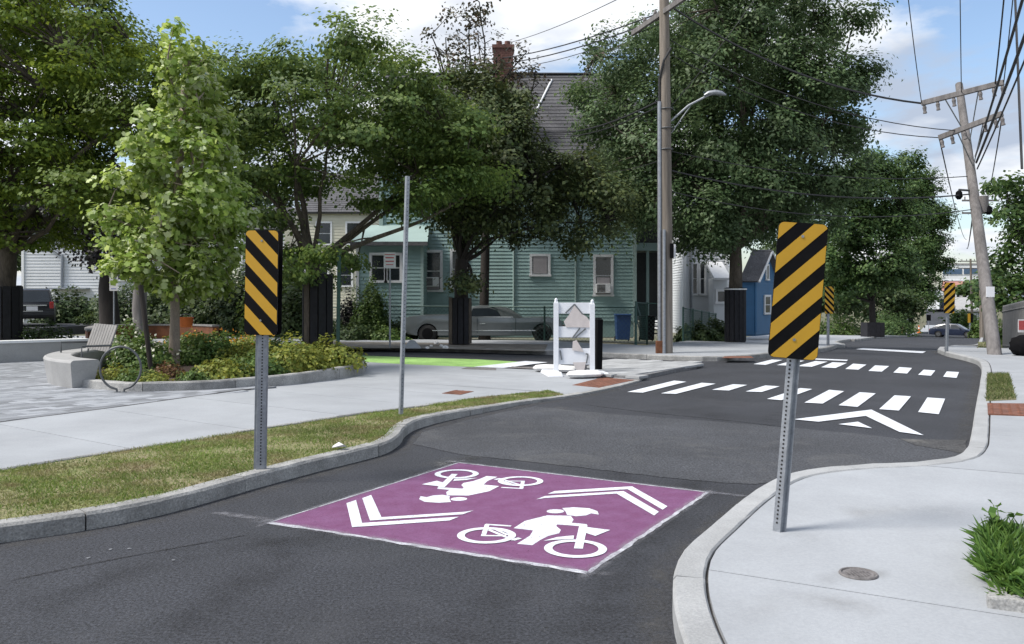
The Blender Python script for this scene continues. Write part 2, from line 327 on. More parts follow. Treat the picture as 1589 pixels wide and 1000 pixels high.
def wear(m, amount, scale, lo=.02):
    nt = m.node_tree; N = nt.nodes; L = nt.links; b = N['Principled BSDF']
    tc = N.new('ShaderNodeTexCoord'); n = N.new('ShaderNodeTexNoise'); n.inputs['Scale'].default_value = scale; n.inputs['Detail'].default_value = 8; n.inputs['Roughness'].default_value = .75
    L.new(tc.outputs['Object'], n.inputs['Vector'])
    r = N.new('ShaderNodeValToRGB'); r.color_ramp.elements[0].position = amount; r.color_ramp.elements[0].color = (lo, lo, lo, 1); r.color_ramp.elements[1].position = amount+.05
    L.new(n.outputs['Fac'], r.inputs[0]); L.new(r.outputs[0], b.inputs['Alpha'])
wear(M['white_paint'], .36, 38, .25); wear(M['purple'], .335, 60, .5); wear(M['worn_white'], .36, 22, .15); wear(M['green_paint'], .36, 20, .4)
def softmat(name, col, strength, scale, lo=.42, hi=.62):
    m = mat(name, col, rough=.9, var=.3, scale=12, fine=.4, fscale=120); nt = m.node_tree; N = nt.nodes; L = nt.links; b = N['Principled BSDF']
    uv = N.new('ShaderNodeUVMap'); uv.uv_map = 'UVMap'; sp = N.new('ShaderNodeSeparateXYZ'); L.new(uv.outputs[0], sp.inputs[0])
    mr = N.new('ShaderNodeMapRange'); mr.interpolation_type = 'SMOOTHSTEP'; mr.inputs[1].default_value = 0; mr.inputs[2].default_value = 1; mr.inputs[3].default_value = 0; mr.inputs[4].default_value = strength; L.new(sp.outputs[1], mr.inputs[0])
    tc = N.new('ShaderNodeTexCoord'); n = N.new('ShaderNodeTexNoise'); n.inputs['Scale'].default_value = scale; n.inputs['Detail'].default_value = 8; n.inputs['Roughness'].default_value = .7; L.new(tc.outputs['Object'], n.inputs['Vector'])
    r = N.new('ShaderNodeMapRange'); r.inputs[1].default_value = lo; r.inputs[2].default_value = hi; L.new(n.outputs['Fac'], r.inputs[0])
    mu = N.new('ShaderNodeMath'); mu.operation = 'MULTIPLY'; L.new(mr.outputs[0], mu.inputs[0]); L.new(r.outputs[0], mu.inputs[1]); L.new(mu.outputs[0], b.inputs['Alpha'])
    return m
M['spray'] = softmat('white_overspray', (.30, .30, .33), .55, 7, .36, .66)
M['grit'] = softmat('gutter_grit', (.09, .088, .085), .5, 5, .38, .66)
M['stain'] = softmat('tyre_stain', (.016, .016, .018), .35, 2.2, .40, .70)
M['crack'] = softmat('joint_tack', (.02, .02, .022), .9, 9, .30, .55)
M['dust'] = softmat('pale_dust', (.13, .13, .13), .7, 3.0, .42, .68)
M['walkstain'] = softmat('pavement_stain', (.2, .19, .17), .2, 1.6, .42, .7)
def soft_path(name, line, w, dz, m, parent):
    line = [Vector(p[:2]) for p in line]; vs = []; fs = []; uv = []
    for i, p in enumerate(line):
        t = (line[min(i+1, len(line)-1)]-line[max(i-1, 0)]).normalized(); n = Vector((-t.y, t.x)); end = 1 if 0 < i < len(line)-1 else 0
        for o, v in ((-w, 0), (0, end), (w, 0)):
            q = p+n*o; vs.append((q.x, q.y, gz(q.x, q.y)+dz)); uv.append((0, v))
    for i in range(len(line)-1):
        for k in (0, 1): fs.append((i*3+k, (i+1)*3+k, (i+1)*3+k+1, i*3+k+1))
    me = bpy.data.meshes.new(name); me.from_pydata(vs, [], fs); u = me.uv_layers.new(name='UVMap')
    for l in me.loops: u.data[l.index].uv = uv[l.vertex_index]
    me.materials.append(m); return link(name, me, parent)
# ------------------------------------------------------------------ ground sheets
def sheet(name, pts, dz, m, parent=None, kind=None, skirt=0.0, jitter=0, org=None, rp=False):
    bm = bmesh.new()
    vs = [bm.verts.new((p[0], p[1], 0)) for p in pts]
    f = bm.faces.new(vs); bm.normal_update()
    if f.normal.z < 0: f.normal_flip()
    bmesh.ops.triangulate(bm, faces=bm.faces[:], ngon_method='EAR_CLIP')
    for k in KS[1:-1]:
        bmesh.ops.bisect_plane(bm, geom=bm.verts[:]+bm.edges[:]+bm.faces[:], plane_co=(DS.x*k, DS.y*k, 0), plane_no=(DS.x, DS.y, 0), dist=1e-4)
    if rp:
        for k in QS:
            c = CO+QD*k; bmesh.ops.bisect_plane(bm, geom=bm.verts[:]+bm.edges[:]+bm.faces[:], plane_co=c, plane_no=QD, dist=1e-4)
    for v in bm.verts: v.co.z = gz(v.co.x, v.co.y)+dz*(ramp(v.co.x, v.co.y) if rp else 1)
    if skirt:
        be = [e for e in bm.edges if len(e.link_faces) == 1]
        r = bmesh.ops.extrude_edge_only(bm, edges=be)
        for v in [g for g in r['geom'] if isinstance(g, bmesh.types.BMVert)]: v.co.z -= skirt
    me = bpy.data.meshes.new(name); bm.to_mesh(me); bm.free(); me.materials.append(m)
    if org is not None: me.transform(Matrix.Translation((-org[0], -org[1], -org[2])))
    return link(name, me, parent, kind)
def PX(l, dz=0.0): return [P(a, b, dz) for a, b in l]
def spline(pts, step=.15):
    pts = [Vector((p[0], p[1])) for p in pts]; out = []
    for i in range(len(pts)-1):
        p0 = pts[max(i-1, 0)]; p1 = pts[i]; p2 = pts[i+1]; p3 = pts[min(i+2, len(pts)-1)]
        n = max(2, int((p2-p1).length/step))
        for k in range(n):
            t = k/n
            out.append(.5*((2*p1)+(-p0+p2)*t+(2*p0-5*p1+4*p2-p3)*t*t+(-p0+3*p1-3*p2+p3)*t**3))
    out.append(pts[-1]); return out
def offset(line, d):
    out = []
    for i, p in enumerate(line):
        t = (line[min(i+1, len(line)-1)]-line[max(i-1, 0)]).normalized()
        out.append(p+Vector((-t.y, t.x))*d)
    return out
def clip(poly, n, c):        # keep n.p <= c
    out = []
    for i in range(len(poly)):
        a = poly[i]; b = poly[(i+1) % len(poly)]
        da = n[0]*a[0]+n[1]*a[1]-c; db = n[0]*b[0]+n[1]*b[1]-c
        if da <= 0: out.append((a[0], a[1]))
        if (da < 0 < db) or (db < 0 < da):
            t = da/(da-db); out.append((a[0]+(b[0]-a[0])*t, a[1]+(b[1]-a[1])*t))
    return out
def kerb(name, line, side, width, top, stone, m, part='kerb_stone', gap=.012, jit=.004, rp=False):
    root = bpy.data.objects.new(name, None); COL.objects.link(root); root['kind'] = 'structure'
    prof = [(0, -.12), (.004, top-.022), (.022, top), (width-.012, top), (width, top-.012), (width, -.12)]
    acc = 0; cur = [line[0]]; segs = []
    tgt = stone*random.uniform(.85, 1.15)
    for a, b in zip(line, line[1:]):
        cur.append(b); acc += (b-a).length
        if acc > tgt: segs.append(cur); cur = [b]; acc = 0; tgt = stone*random.uniform(.8, 1.2)
    if len(cur) > 1: segs.append(cur)
    for sg in segs:
        mb = MB(); n = len(prof); vs = []; fs = []
        dj = random.uniform(-jit, jit); do = random.uniform(-jit, jit)
        sg = list(sg)
        d = (sg[-1]-sg[-2]); sg[-1] = sg[-1]-d.normalized()*min(gap, d.length*.5)
        if (sg[-1]-sg[0]).length > .5:          # densify
            pass
        for i, p in enumerate(sg):
            t = (sg[min(i+1, len(sg)-1)]-sg[max(i-1, 0)]).normalized(); nn = Vector((-t.y, t.x))*side
            for (o, z) in prof:
                q = p+nn*(o+do); r = random.uniform(-.003, .003) if z > 0 else 0
                vs.append((q.x, q.y, gz(p.x, p.y)+z*(ramp(p.x, p.y) if rp and z > 0 else 1)+(dj if z > 0 else 0)+r))
        for i in range(len(sg)-1):
            for k in range(n-1): fs.append((i*n+k, i*n+k+1, (i+1)*n+k+1, (i+1)*n+k))
        fs += [tuple(range(n)), tuple((len(sg)-1)*n+k for k in range(n-1, -1, -1))]
        mb.add(vs, fs); mb.build(part, m, root)
    return root

# big terrain sheet
def terrain():
    xs = [-900, -300, -120, -60, -30, -15, 0, 15, 30, 60, 120, 300, 900]
    bm = bmesh.new()
    f = bm.faces.new([bm.verts.new(p) for p in ((-1500, -60, 0), (1500, -60, 0), (2500, 3000, 0), (-2500, 3000, 0))])
    for k in KS[1:-1]:
        bmesh.ops.bisect_plane(bm, geom=bm.verts[:]+bm.edges[:]+bm.faces[:], plane_co=(DS.x*k, DS.y*k, 0), plane_no=(DS.x, DS.y, 0), dist=1e-4)
    for v in bm.verts: v.co.z = gz(v.co.x, v.co.y)-.05
    me = bpy.data.meshes.new('ground'); bm.to_mesh(me); bm.free(); me.materials.append(M['ground'])
    link('ground', me, None, 'structure')
terrain()

# kerb base lines (pixels of the photograph, on the road surface)
KL = [(-330, 905), (-120, 868), (0, 843), (100, 829), (250, 800), (400, 758), (500, 731), (560, 716), (600, 704), (621, 690), (629, 678), (652, 665), (700, 652), (770, 637), (810, 629), (885, 617), (950, 604), (992, 593)]
KLT = [(992, 593), (999, 588), (990, 584), (960, 583), (925, 583)]
KR = [(1110, 1180), (1075, 1080), (1052, 1010), (1043, 960), (1046, 915), (1062, 880), (1100, 844), (1150, 800), (1200, 766), (1250, 751), (1330, 742), (1420, 737), (1478, 728), (1499, 712), (1506, 690), (1514, 640), (1521, 600), (1523, 580), (1518, 568), (1500, 561), (1475, 555), (1458, 549), (1457, 545), (1475, 541), (1512, 539), (1520, 530), (1524, 522)]
KF = [(-150, 535), (300, 537), (640, 545), (850, 551), (960, 556), (1090, 561), (1165, 558), (1240, 549), (1290, 544), (1312, 539), (1300, 534), (1318, 530), (1350, 527), (1425, 520)]
lKL = spline(PX(KL)); lKLT = spline(PX(KLT), .1); lKR = spline(PX(KR)); lKF = spline(PX(KF), .4)
TOP = .13
kerb('left_kerb', lKL, 1, .17, TOP, 1.7, M['granite'], rp=True)
kerb('corner_kerb', lKLT, 1, .15, TOP, 1.0, M['granite'], rp=True)
kerb('right_kerb', lKR, -1, .18, TOP, 1.9, M['kerb_conc'], jit=.002)
kerb('far_kerb', lKF, 1, .16, TOP, 2.2, M['granite'])

# the road: one sheet under the kerbs
iKL = offset(lKL, .09); iKLT = offset(lKLT, .08); iKR = offset(lKR, -.09); iKF = offset(lKF, .08)
far_road_l = PX([(1425, 520), (1436, 512), (1438, 500), (1436, 480)]); far_road_r = PX([(1470, 478), (1476, 500), (1500, 514), (1524, 522)])
rp = [Vector((-9, 2.2))]+iKL+iKLT+[P(925, 581), P(830, 576), P(700, 572), P(570, 568), P(530, 562), P(300, 552), P(-150, 550)]+iKF+far_road_l+far_road_r+list(reversed(iKR))+[Vector((1.2, 2.0))]
road = sheet('road', rp, 0, M['asphalt'], None, 'structure')
# worn older asphalt patch in front of the raised table, with dusty edge
patch = [(640, 690), (655, 672), (705, 657), (775, 642), (830, 631), (905, 640), (1000, 647), (1100, 654), (1200, 662), (1330, 674), (1420, 684), (1496, 691), (1492, 708), (1474, 724), (1418, 732), (1330, 737), (1250, 746), (1170, 752), (1100, 748), (1000, 738), (900, 726), (800, 715), (720, 707)]
def rag(l, amp=1.2):
    out = []
    for i in range(len(l)):
        a = l[i]; b = l[(i+1) % len(l)]
        for k in range(4):
            t = k/4; out.append((a[0]+(b[0]-a[0])*t+random.uniform(-2, 2), a[1]+(b[1]-a[1])*t+random.uniform(-amp, amp)*.6))
    return out
sheet('asphalt_patch', PX(rag(patch)), .004, M['asphalt_old'], road)
sheet('asphalt_patch', PX(rag([(1395, 682), (1500, 684), (1497, 706), (1470, 700), (1420, 692)], .8)), .008, asphalt('asphalt_crumb', (.05, .05, .052), (.25, .24, .22), .9), road)
# cross street beyond with pale concrete apron
sheet('far_apron', PX([(1425, 516), (1470, 514), (1462, 505), (1436, 505)]), .01, M['concrete'], road)

# crosswalk bars and speed hump chevron (flat paint)
def q2(l, x0, y0, k): return [(x0+a*k, y0+b*k) for a, b in l]
bars = [[(62, 237), (125, 240), (305, 195), (255, 190)], [(200, 243), (262, 245), (425, 203), (368, 199)], [(410, 228), (480, 231), (555, 208), (497, 205)],
        [(548, 235), (615, 237), (688, 214), (630, 210)], [(636, 266), (695, 271), (822, 225), (772, 221)], [(790, 281), (865, 285), (953, 234), (892, 228)],
        [(930, 292), (1008, 299), (1083, 243), (1017, 238)], [(1097, 308), (1178, 314), (1228, 255), (1160, 251)], [(1257, 320), (1342, 329), (1368, 265), (1295, 260)],
        [(580, 122), (630, 125), (700, 105), (655, 103)], [(676, 126), (722, 128), (790, 108), (745, 106)], [(760, 130), (820, 133), (885, 112), (835, 109)],
        [(858, 135), (918, 138), (965, 117), (905, 114)], [(958, 142), (1012, 145), (1045, 124), (990, 120)], [(1053, 150), (1108, 153), (1138, 130), (1080, 127)],
        [(1155, 157), (1212, 161), (1232, 138), (1180, 134)], [(1257, 166), (1310, 170), (1328, 148), (1280, 145)], [(1360, 174), (1415, 179), (1425, 155), (1375, 152)]]
for b in bars: sheet('crosswalk_bar', PX(q2(b, 950, 520, .3776)), .012, M['white_paint'], road)
sheet('hump_chevron', PX(q2([(745, 350), (1065, 310), (1280, 416), (1180, 402), (1042, 336), (848, 360)], 950, 520, .3776)), .012, M['white_paint'], road)
sheet('hump_triangle', PX(q2([(930, 370), (1010, 360), (1068, 387)], 950, 520, .3776)), .012, M['white_paint'], road)
sheet('edge_line', PX(q2([(745, 99), (965, 109), (968, 104), (750, 95)], 950, 520, .3776)), .012, M['white_paint'], road)
sheet('stop_line', PX(q2([(440, 778), (520, 764), (1262, 804), (1225, 824)], 1270, 440, .1322)), .012, M['white_paint'], road)

# purple bicycle panel
bA, bB, bC, bD = (418, 812), (712, 719), (1098, 765), (912, 890)
panel = sheet('purple_panel', PX([bA, bB, bC, bD]), .004, M['purple'], road)
def stroke(a, b, w, rg=0.0, n=1):
    a = Vector(a[:2]); b = Vector(b[:2]); t = (b-a).normalized(); nn = Vector((-t.y, t.x))*w/2
    up = [a+(b-a)*(i/n)+nn*(1+random.uniform(-rg, rg)) for i in range(n+1)]
    dn = [a+(b-a)*(i/n)-nn*(1+random.uniform(-rg, rg)) for i in range(n+1)]
    return up+dn[::-1]
for a, b, wd in ((bA, bB, .016), (bB, bC, .022), (bC, bD, .032), (bD, bA, .042)):
    sheet('border_line', stroke(P(*a), P(*b), wd, .6, 30), .006, M['worn_white'], panel)
    A_, B_ = P(*a), P(*b); D_ = (B_-A_)*.08
    soft_path('overspray', [A_-D_]+[A_+(B_-A_)*(i/12) for i in range(13)]+[B_+D_], wd*1.3+.03, .0095, M['spray'], road)
def sm(l): return [P(690+a*.2643, 710+b*.2643) for a, b in l]
def sp(a, b): return P(690+a*.2643, 710+b*.2643)
def ring(c, r0, r1, n=36):
    return [Vector((c.x+r1*math.cos(2*math.pi*i/n), c.y+r1*math.sin(2*math.pi*i/n))) for i in range(n+1)]+[Vector((c.x+r0*math.cos(2*math.pi*i/n), c.y+r0*math.sin(2*math.pi*i/n))) for i in range(n, -1, -1)]
def ringmesh(polys, ccs, rot=None):
    bm = bmesh.new(); z = .0055
    T = (lambda p: p) if rot is None else (lambda p: Vector((2*rot.x-p[0], 2*rot.y-p[1])))
    k = 0
    for pl in polys:
        vs = []
        for p in pl:
            p = T(p); vs.append(bm.verts.new((p[0], p[1], z+k*.0003)))
        bm.faces.new(vs); k += 1
    for (c, r0, r1) in ccs:
        n = 40; a = []; b = []
        for i in range(n):
            an = 2*math.pi*i/n
            p = T((c.x+r1*math.cos(an), c.y+r1*math.sin(an))); a.append(bm.verts.new((p[0], p[1], z+k*.0003)))
            p = T((c.x+r0*math.cos(an), c.y+r0*math.sin(an))); b.append(bm.verts.new((p[0], p[1], z+k*.0003)))
        for i in range(n): bm.faces.new((a[i], a[(i+1) % n], b[(i+1) % n], b[i]))
        k += 1
    bmesh.ops.triangulate(bm, faces=bm.faces[:]); bmesh.ops.recalc_face_normals(bm, faces=bm.faces)
    for f in bm.faces:
        if f.normal.z < 0: f.normal_flip()
    me = bpy.data.meshes.new('bicycle_symbol'); bm.to_mesh(me); bm.free(); me.materials.append(M['white_paint'])
    return me
torso = sm([(405, 420), (470, 378), (600, 345), (740, 347), (757, 370), (745, 388), (835, 397), (838, 411), (660, 398), (655, 408), (682, 430), (672, 450), (610, 465), (560, 490), (515, 520), (425, 512), (500, 465), (520, 433)])
helmet = sm([(690, 302), (760, 297), (850, 303), (897, 320), (905, 340), (860, 333), (830, 345), (770, 350), (718, 341), (712, 325)])
collar = [sp(650+52*math.cos(t*2*math.pi/14), 321+12*math.sin(t*2*math.pi/14)) for t in range(14)]
polys = [torso, helmet, collar,
         stroke(sp(240, 398), sp(390, 408), .032), stroke(sp(250, 398), sp(226, 468), .035), stroke(sp(226, 465), sp(360, 466), .03), stroke(sp(258, 430), sp(405, 492), .03),
         stroke(sp(290, 424), sp(370, 462), .025), stroke(sp(398, 492), sp(442, 480), .04), stroke(sp(815, 405), sp(785, 542), .06),
         sm([(828, 415), (972, 433), (885, 468), (820, 447)]), sm([(580, 497), (660, 475), (760, 465), (757, 486), (650, 491)])]
wheels = [(sp(246, 464), .155, .21), (sp(768, 542), .155, .212)]
a, b, c, d = [P(*q) for q in (bA, bC, bB, bD)]
pc = (a+b+c+d)/4
link('bicycle_symbol', ringmesh(polys, wheels), panel)
link('bicycle_symbol', ringmesh(polys, wheels, pc), panel)
ch1 = sm([(605, 220), (645, 203), (1100, 175), (1308, 293), (1280, 313), (1075, 192)]); ch2 = sm([(537, 252), (590, 232), (1050, 203), (1258, 325), (1230, 347), (1010, 218), (590, 244)])
for rt in (None, pc):
    for chv in (ch1, ch2):
        pl = chv if rt is None else [Vector((2*rt.x-p[0], 2*rt.y-p[1])) for p in chv]
        sheet('chevron_marking', pl, .008, M['white_paint'], panel)

# green bicycle lane
gl = sheet('green_lane', PX([(528, 552), (640, 556), (740, 559), (808, 563), (795, 570), (740, 571), (640, 568), (560, 563)]), .02, M['green_paint'], road)
sheet('lane_marking', PX([(735, 571), (815, 562), (850, 564), (780, 573)]), .026, M['white_paint'], road)

# ------------------------------------------------------------------ sidewalks
lawn_edge = [(-330, 790), (0, 729), (200, 697), (400, 666), (520, 648), (640, 632), (750, 616), (850, 606)]
lawn_edge_w = [PL(a, b, .12) for a, b in lawn_edge]
iKLv = offset(lKL, .1)
end_i = min(range(len(iKLv)), key=lambda i: (iKLv[i]-Vector(PL(868, 613, .12)[:2])).length)
lawn_poly = [Vector(p[:2]) for p in lawn_edge_w]+list(reversed(iKLv[:end_i+1]))
def structure(name):
    o = bpy.data.objects.new(name, None); COL.objects.link(o); o['kind'] = 'structure'; return o
lawn = sheet('lawn', lawn_poly, .115, M['lawn_soil'], None, 'structure', skirt=.12, rp=True)
# soil/granite strip between lawn and pavement
strip = spline(lawn_edge_w, .3)
kerb('lawn_edging', strip, -1, .06, .135, 1.2, M['granite'], part='edging_stone', gap=.02, jit=.006, rp=True)
# left sidewalk slabs
up = [(-330, 706), (0, 655), (100, 642), (200, 629), (300, 615), (425, 598), (450, 595), (510, 586), (555, 577), (570, 571), (560, 565), (530, 560)]
back = [(640, 566), (740, 570), (830, 574), (915, 580)]
left_outline = [Vector(p[:2]) for p in [PL(a, b) for a, b in up+back]]+[q for q in offset(lKLT, .12)[::-1]]+[q for q in iKLv[end_i:][::-1]]+[Vector(p[:2]) for p in reversed(lawn_edge_w)]
ls = structure('left_sidewalk')
sd = (Vector(P(640, 632, .12)[:2])-Vector(P(0, 729, .12)[:2])).normalized()
sheet('joint_bed', left_outline, .105, M['joint'], ls, skirt=.15, rp=True)
base = Vector(P(0, 729, .12)[:2])
cuts = [-8+1.55*i for i in range(24)]
def slabs(outline, dirv, base, cuts, dz, m, parent, gap=.014, name='slab', rp=False):
    for c0, c1 in zip(cuts, cuts[1:]):
        b0 = dirv.dot(base)
        pl = clip(outline, (-dirv.x, -dirv.y), -(b0+c0+gap/2)); 
        if len(pl) < 3: continue
        pl = clip(pl, (dirv.x, dirv.y), b0+c1-gap/2)
        if len(pl) < 3: continue
        # drop repeated points
        out = []
        for p in pl:
            if not out or (Vector(p)-Vector(out[-1])).length > 1e-3: out.append(p)
        if len(out) > 2 and (Vector(out[0])-Vector(out[-1])).length < 1e-3: out.pop()
        ar = sum(out[i][0]*out[(i+1) % len(out)][1]-out[(i+1) % len(out)][0]*out[i][1] for i in range(len(out)))/2
        if len(out) < 3 or abs(ar) < .02: continue
        try: sheet(name, out, dz+random.uniform(-.001, .001), m, parent, skirt=.05, rp=rp)
        except Exception as e: print('slab', e)
slabs(left_outline, sd, base, cuts, .125, M['concrete'], ls, rp=True)
# right sidewalk
iKRv = offset(lKR, -.175)
ro = list(iKRv)+[Vector(p[:2]) for p in PX([(1524, 521), (1600, 524), (1800, 540)], .125)]+[Vector((11, 9)), Vector((6, 2.2)), Vector((1.6, 1.9))]
rs = structure('right_sidewalk')
sheet('joint_bed', ro, .10, M['joint_dark'], rs, skirt=.15)
slabs([q for q in offset(lKR, -.197)]+ro[len(iKRv):], DS, Vector((0, 0)), [1.2, 4.93, 8.95]+[8.95+2.4*i for i in range(1, 16)], .125, M['concrete'], rs, gap=.018)
# far sidewalk
fo = list(offset(lKF, .155))+[Vector(p[:2]) for p in PX([(1425, 516), (1330, 519), (1290, 519), (1200, 519), (1150, 524), (1060, 530), (1000, 536), (850, 529), (640, 527), (300, 522), (-150, 520)], .12)]
fs_ = structure('far_sidewalk')
sheet('pavement', fo, .118, M['concrete'], fs_, skirt=.12)
sheet('dirt_verge', PX([(470, 541), (470, 530), (640, 532), (850, 535), (845, 546), (640, 541)], .12), .128, M['dirt'], fs_)
# pavers
def pavers(root, outline, dirv, base, size, dz, m, nobj, gap=.006, name='paver', th=.05, extent=14):
    nv = Vector((-dirv.y, dirv.x)); lx, ly = size
    def inside(p):
        c = False; n = len(outline)
        for i in range(n):
            a = outline[i]; b = outline[(i+1) % n]
            if (a[1] > p.y) != (b[1] > p.y) and p.x < (b[0]-a[0])*(p.y-a[1])/(b[1]-a[1])+a[0]: c = not c
        return c
    cells = []
    for j in range(-int(extent/ly), int(extent/ly)):
        for i in range(-int(extent/lx), int(extent/lx)):
            q = base+dirv*(i*lx+(lx/2 if j % 2 else 0))+nv*(j*ly)
            if inside(q): cells.append(q)
    cells.sort(key=lambda q: q.length)
    ang = math.atan2(dirv.y, dirv.x)
    mb = MB().box((0, 0, -th/2), (lx-gap, ly-gap, th)); first = None
    for k, q in enumerate(cells[:nobj]):
        if first is None:
            first = mb.build(name, m, root, bevel=.004); o = first
        else:
            o = first.copy(); COL.objects.link(o)
        o.location = (q.x, q.y, gz(q.x, q.y)+dz+random.uniform(-.002, .002)); o.rotation_euler = (0, 0, ang)
    if len(cells) > nobj:
        mb = MB(); rt = Matrix.Rotation(ang, 3, 'Z')
        for q in cells[nobj:]: mb.box((q.x, q.y, gz(q.x, q.y)+dz-th/2+random.uniform(-.002, .002)), (lx-gap, ly-gap, th), rt)
        mb.build('far_pavers', m, root, kind='stuff', recalc=False)
plaza = structure('plaza')
plaza_poly = [Vector(p[:2]) for p in PX([(-330, 708), (0, 657), (100, 644), (200, 631), (300, 617), (425, 600), (400, 596), (330, 601), (200, 604), (130, 598), (120, 570), (140, 560), (0, 560), (-330, 563)], .125)]
sheet('paver_bed', plaza_poly, .10, M['joint'], plaza, skirt=.12)
pavers(plaza, plaza_poly, sd, Vector(P(100, 630, .12)[:2]), (.30, .20), .122, M['paver'], 300)
kerb('plaza_edging', spline(PX([(-330, 707), (0, 656), (100, 643), (200, 630), (300, 616), (425, 599)], .125), .3), 1, .07, .128, 1.4, M['wallgrey'], part='edging_stone')
crossing = structure('raised_crossing')
cross_poly = [Vector(p[:2]) for p in PX([(960, 582), (925, 580), (925, 562), (960, 557), (1090, 562), (1080, 566), (1040, 573), (985, 584)], .1)]
sheet('paver_bed', cross_poly, .08, M['joint'], crossing, skirt=.1)
pavers(crossing, cross_poly, sd, Vector(P(990, 570, .1)[:2]), (.42, .32), .10, M['paver_w'], 150)

# tactile pads
def tactile(name, pts, dz, m=M['tactile'], parent=None, rp=False):
    pp = [Vector(p[:2]) for p in ([PL(a, b, dz) for a, b in pts] if rp else PX(pts, dz))]
    o = sheet(name, pp, dz+.014, m, parent, skirt=.02, rp=rp)
    mb = MB(); a = pp[0]; u = pp[1]-pp[0]; v = pp[-1]-pp[0]; nu = max(2, int(u.length/.1)); nv = max(2, int(v.length/.1))
    for i in range(nu):
        for j in range(nv):
            q = a+u*((i+.5)/nu)+v*((j+.5)/nv); z = gz(q.x, q.y)+(dz+.014)*(ramp(q.x, q.y) if rp else 1)
            mb.box((q.x, q.y, z+.003), (.035, .035, .008), taper=.7)
    mb.build('tactile_domes', m, o, kind='stuff', recalc=False)
    return o
tactile('tactile_pad', [(888, 598), (930, 602), (985, 590), (935, 586)], .127, parent=ls, rp=True)
tactile('tactile_pad', [(686, 611), (715, 613), (735, 608), (706, 606)], .127, parent=ls, rp=True)
tactile('tactile_pad', [(1533, 644), (1620, 647), (1615, 628), (1532, 627)], .127, parent=rs)
sheet('tactile_pad', PX([(1120, 556), (1170, 556), (1165, 553), (1125, 553)], .125), .128, M['tactile'], fs_)
for pts in ([(715, 573), (770, 575), (770, 571.5), (725, 570)], [(790, 571), (830, 573), (828, 570), (795, 569)]):
    sheet('utility_lid', [PL(a, b) for a, b in pts], .135, M['iron'], ls, rp=True)

# ------------------------------------------------------------------ foliage tools
DIA = np.array([(0, 0, 0), (.45, -.40, .08), (1, 0, -.06), (.45, .40, .08)], float)
MAPLE = np.array([(0, 0, 0), (.12, -.42, .03), (.42, -.28, .06), (.62, -.50, 0), (1, 0, -.08), (.62, .50, 0), (.42, .28, .06), (.12, .42, .03)], float)
BLADE = np.array([(0, -.06, 0), (0, .06, 0), (.55, .045, .06), (1, 0, -.03), (.55, -.045, .06)], float)
def leaves_mesh(name, pos, nrm, size, tpl, m, axis=None, flat=True):
    n = len(pos); k = len(tpl)
    nrm = nrm/np.maximum(np.linalg.norm(nrm, axis=1, keepdims=True), 1e-6)
    a = rng.normal(size=(n, 3)) if axis is None else axis
    u = a-nrm*np.sum(a*nrm, axis=1, keepdims=True); u /= np.maximum(np.linalg.norm(u, axis=1, keepdims=True), 1e-6)
    v = np.cross(nrm, u)
    V = pos[:, None, :]+size[:, None, None]*(tpl[None, :, 0, None]*u[:, None, :]+tpl[None, :, 1, None]*v[:, None, :]+tpl[None, :, 2, None]*nrm[:, None, :])
    me = bpy.data.meshes.new(name); me.vertices.add(n*k); me.vertices.foreach_set('co', V.reshape(-1).astype(np.float32))
    me.loops.add(n*k); me.loops.foreach_set('vertex_index', np.arange(n*k, dtype=np.int32))
    me.polygons.add(n); me.polygons.foreach_set('loop_start', np.arange(0, n*k, k, dtype=np.int32))
    try: me.polygons.foreach_set('loop_total', np.full(n, k, dtype=np.int32))
    except Exception: pass
    me.materials.append(m); me.update(calc_edges=True); me.validate()
    return me
def crown_points(clumps, dens, sub, flat=.6, surf=2.2, per=26, rand=.24):
    """clumps: (x,y,z,r). returns leaf positions, normals and sub-clump centres"""
    pos = []; nrm = []; subs = []
    for (x, y, z, r) in clumps:
        ns = max(3, int(dens*r*r))
        d = rng.normal(size=(ns, 3)); d /= np.linalg.norm(d, axis=1, keepdims=True)
        rr = r*rng.random(ns)**(1/surf)
        c = np.array((x, y, z))+d*rr[:, None]*np.array((1, 1, .85))
        for ci, di in zip(c, d):
            sr = sub*rng.uniform(.6, 1.35); nl = int(per*rng.uniform(.6, 1.4))
            g = rng.normal(size=(nl, 3))*np.array((1, 1, flat))*sr*.55
            pos.append(ci+g)
            gn = g/np.maximum(np.linalg.norm(g, axis=1, keepdims=True), 1e-6)
            nrm.append(di*.75+gn*.40+np.array((0, 0, .7))+rng.normal(size=3)*.25+rng.normal(size=(nl, 3))*rand)
            subs.append(ci)
    return np.concatenate(pos), np.concatenate(nrm), np.array(subs)
def limb(mb, p0, p1, r0, r1, bend=.12, n=6, sag=0.0, seg=7):
    p0 = Vector(p0); p1 = Vector(p1); L = (p1-p0).length
    off = Vector((random.uniform(-1, 1), random.uniform(-1, 1), random.uniform(-.2, .6)))*L*bend
    pts = []; rr = []
    for i in range(seg+1):
        t = i/seg
        pts.append(p0+(p1-p0)*t+off*math.sin(math.pi*t)*(1-t*.3)+Vector((random.uniform(-1, 1), random.uniform(-1, 1), random.uniform(-1, 1)))*L*.012*(0 < i < seg))
        rr.append(r0+(r1-r0)*t**.8)
    mb.tube(pts, rr, n); return pts
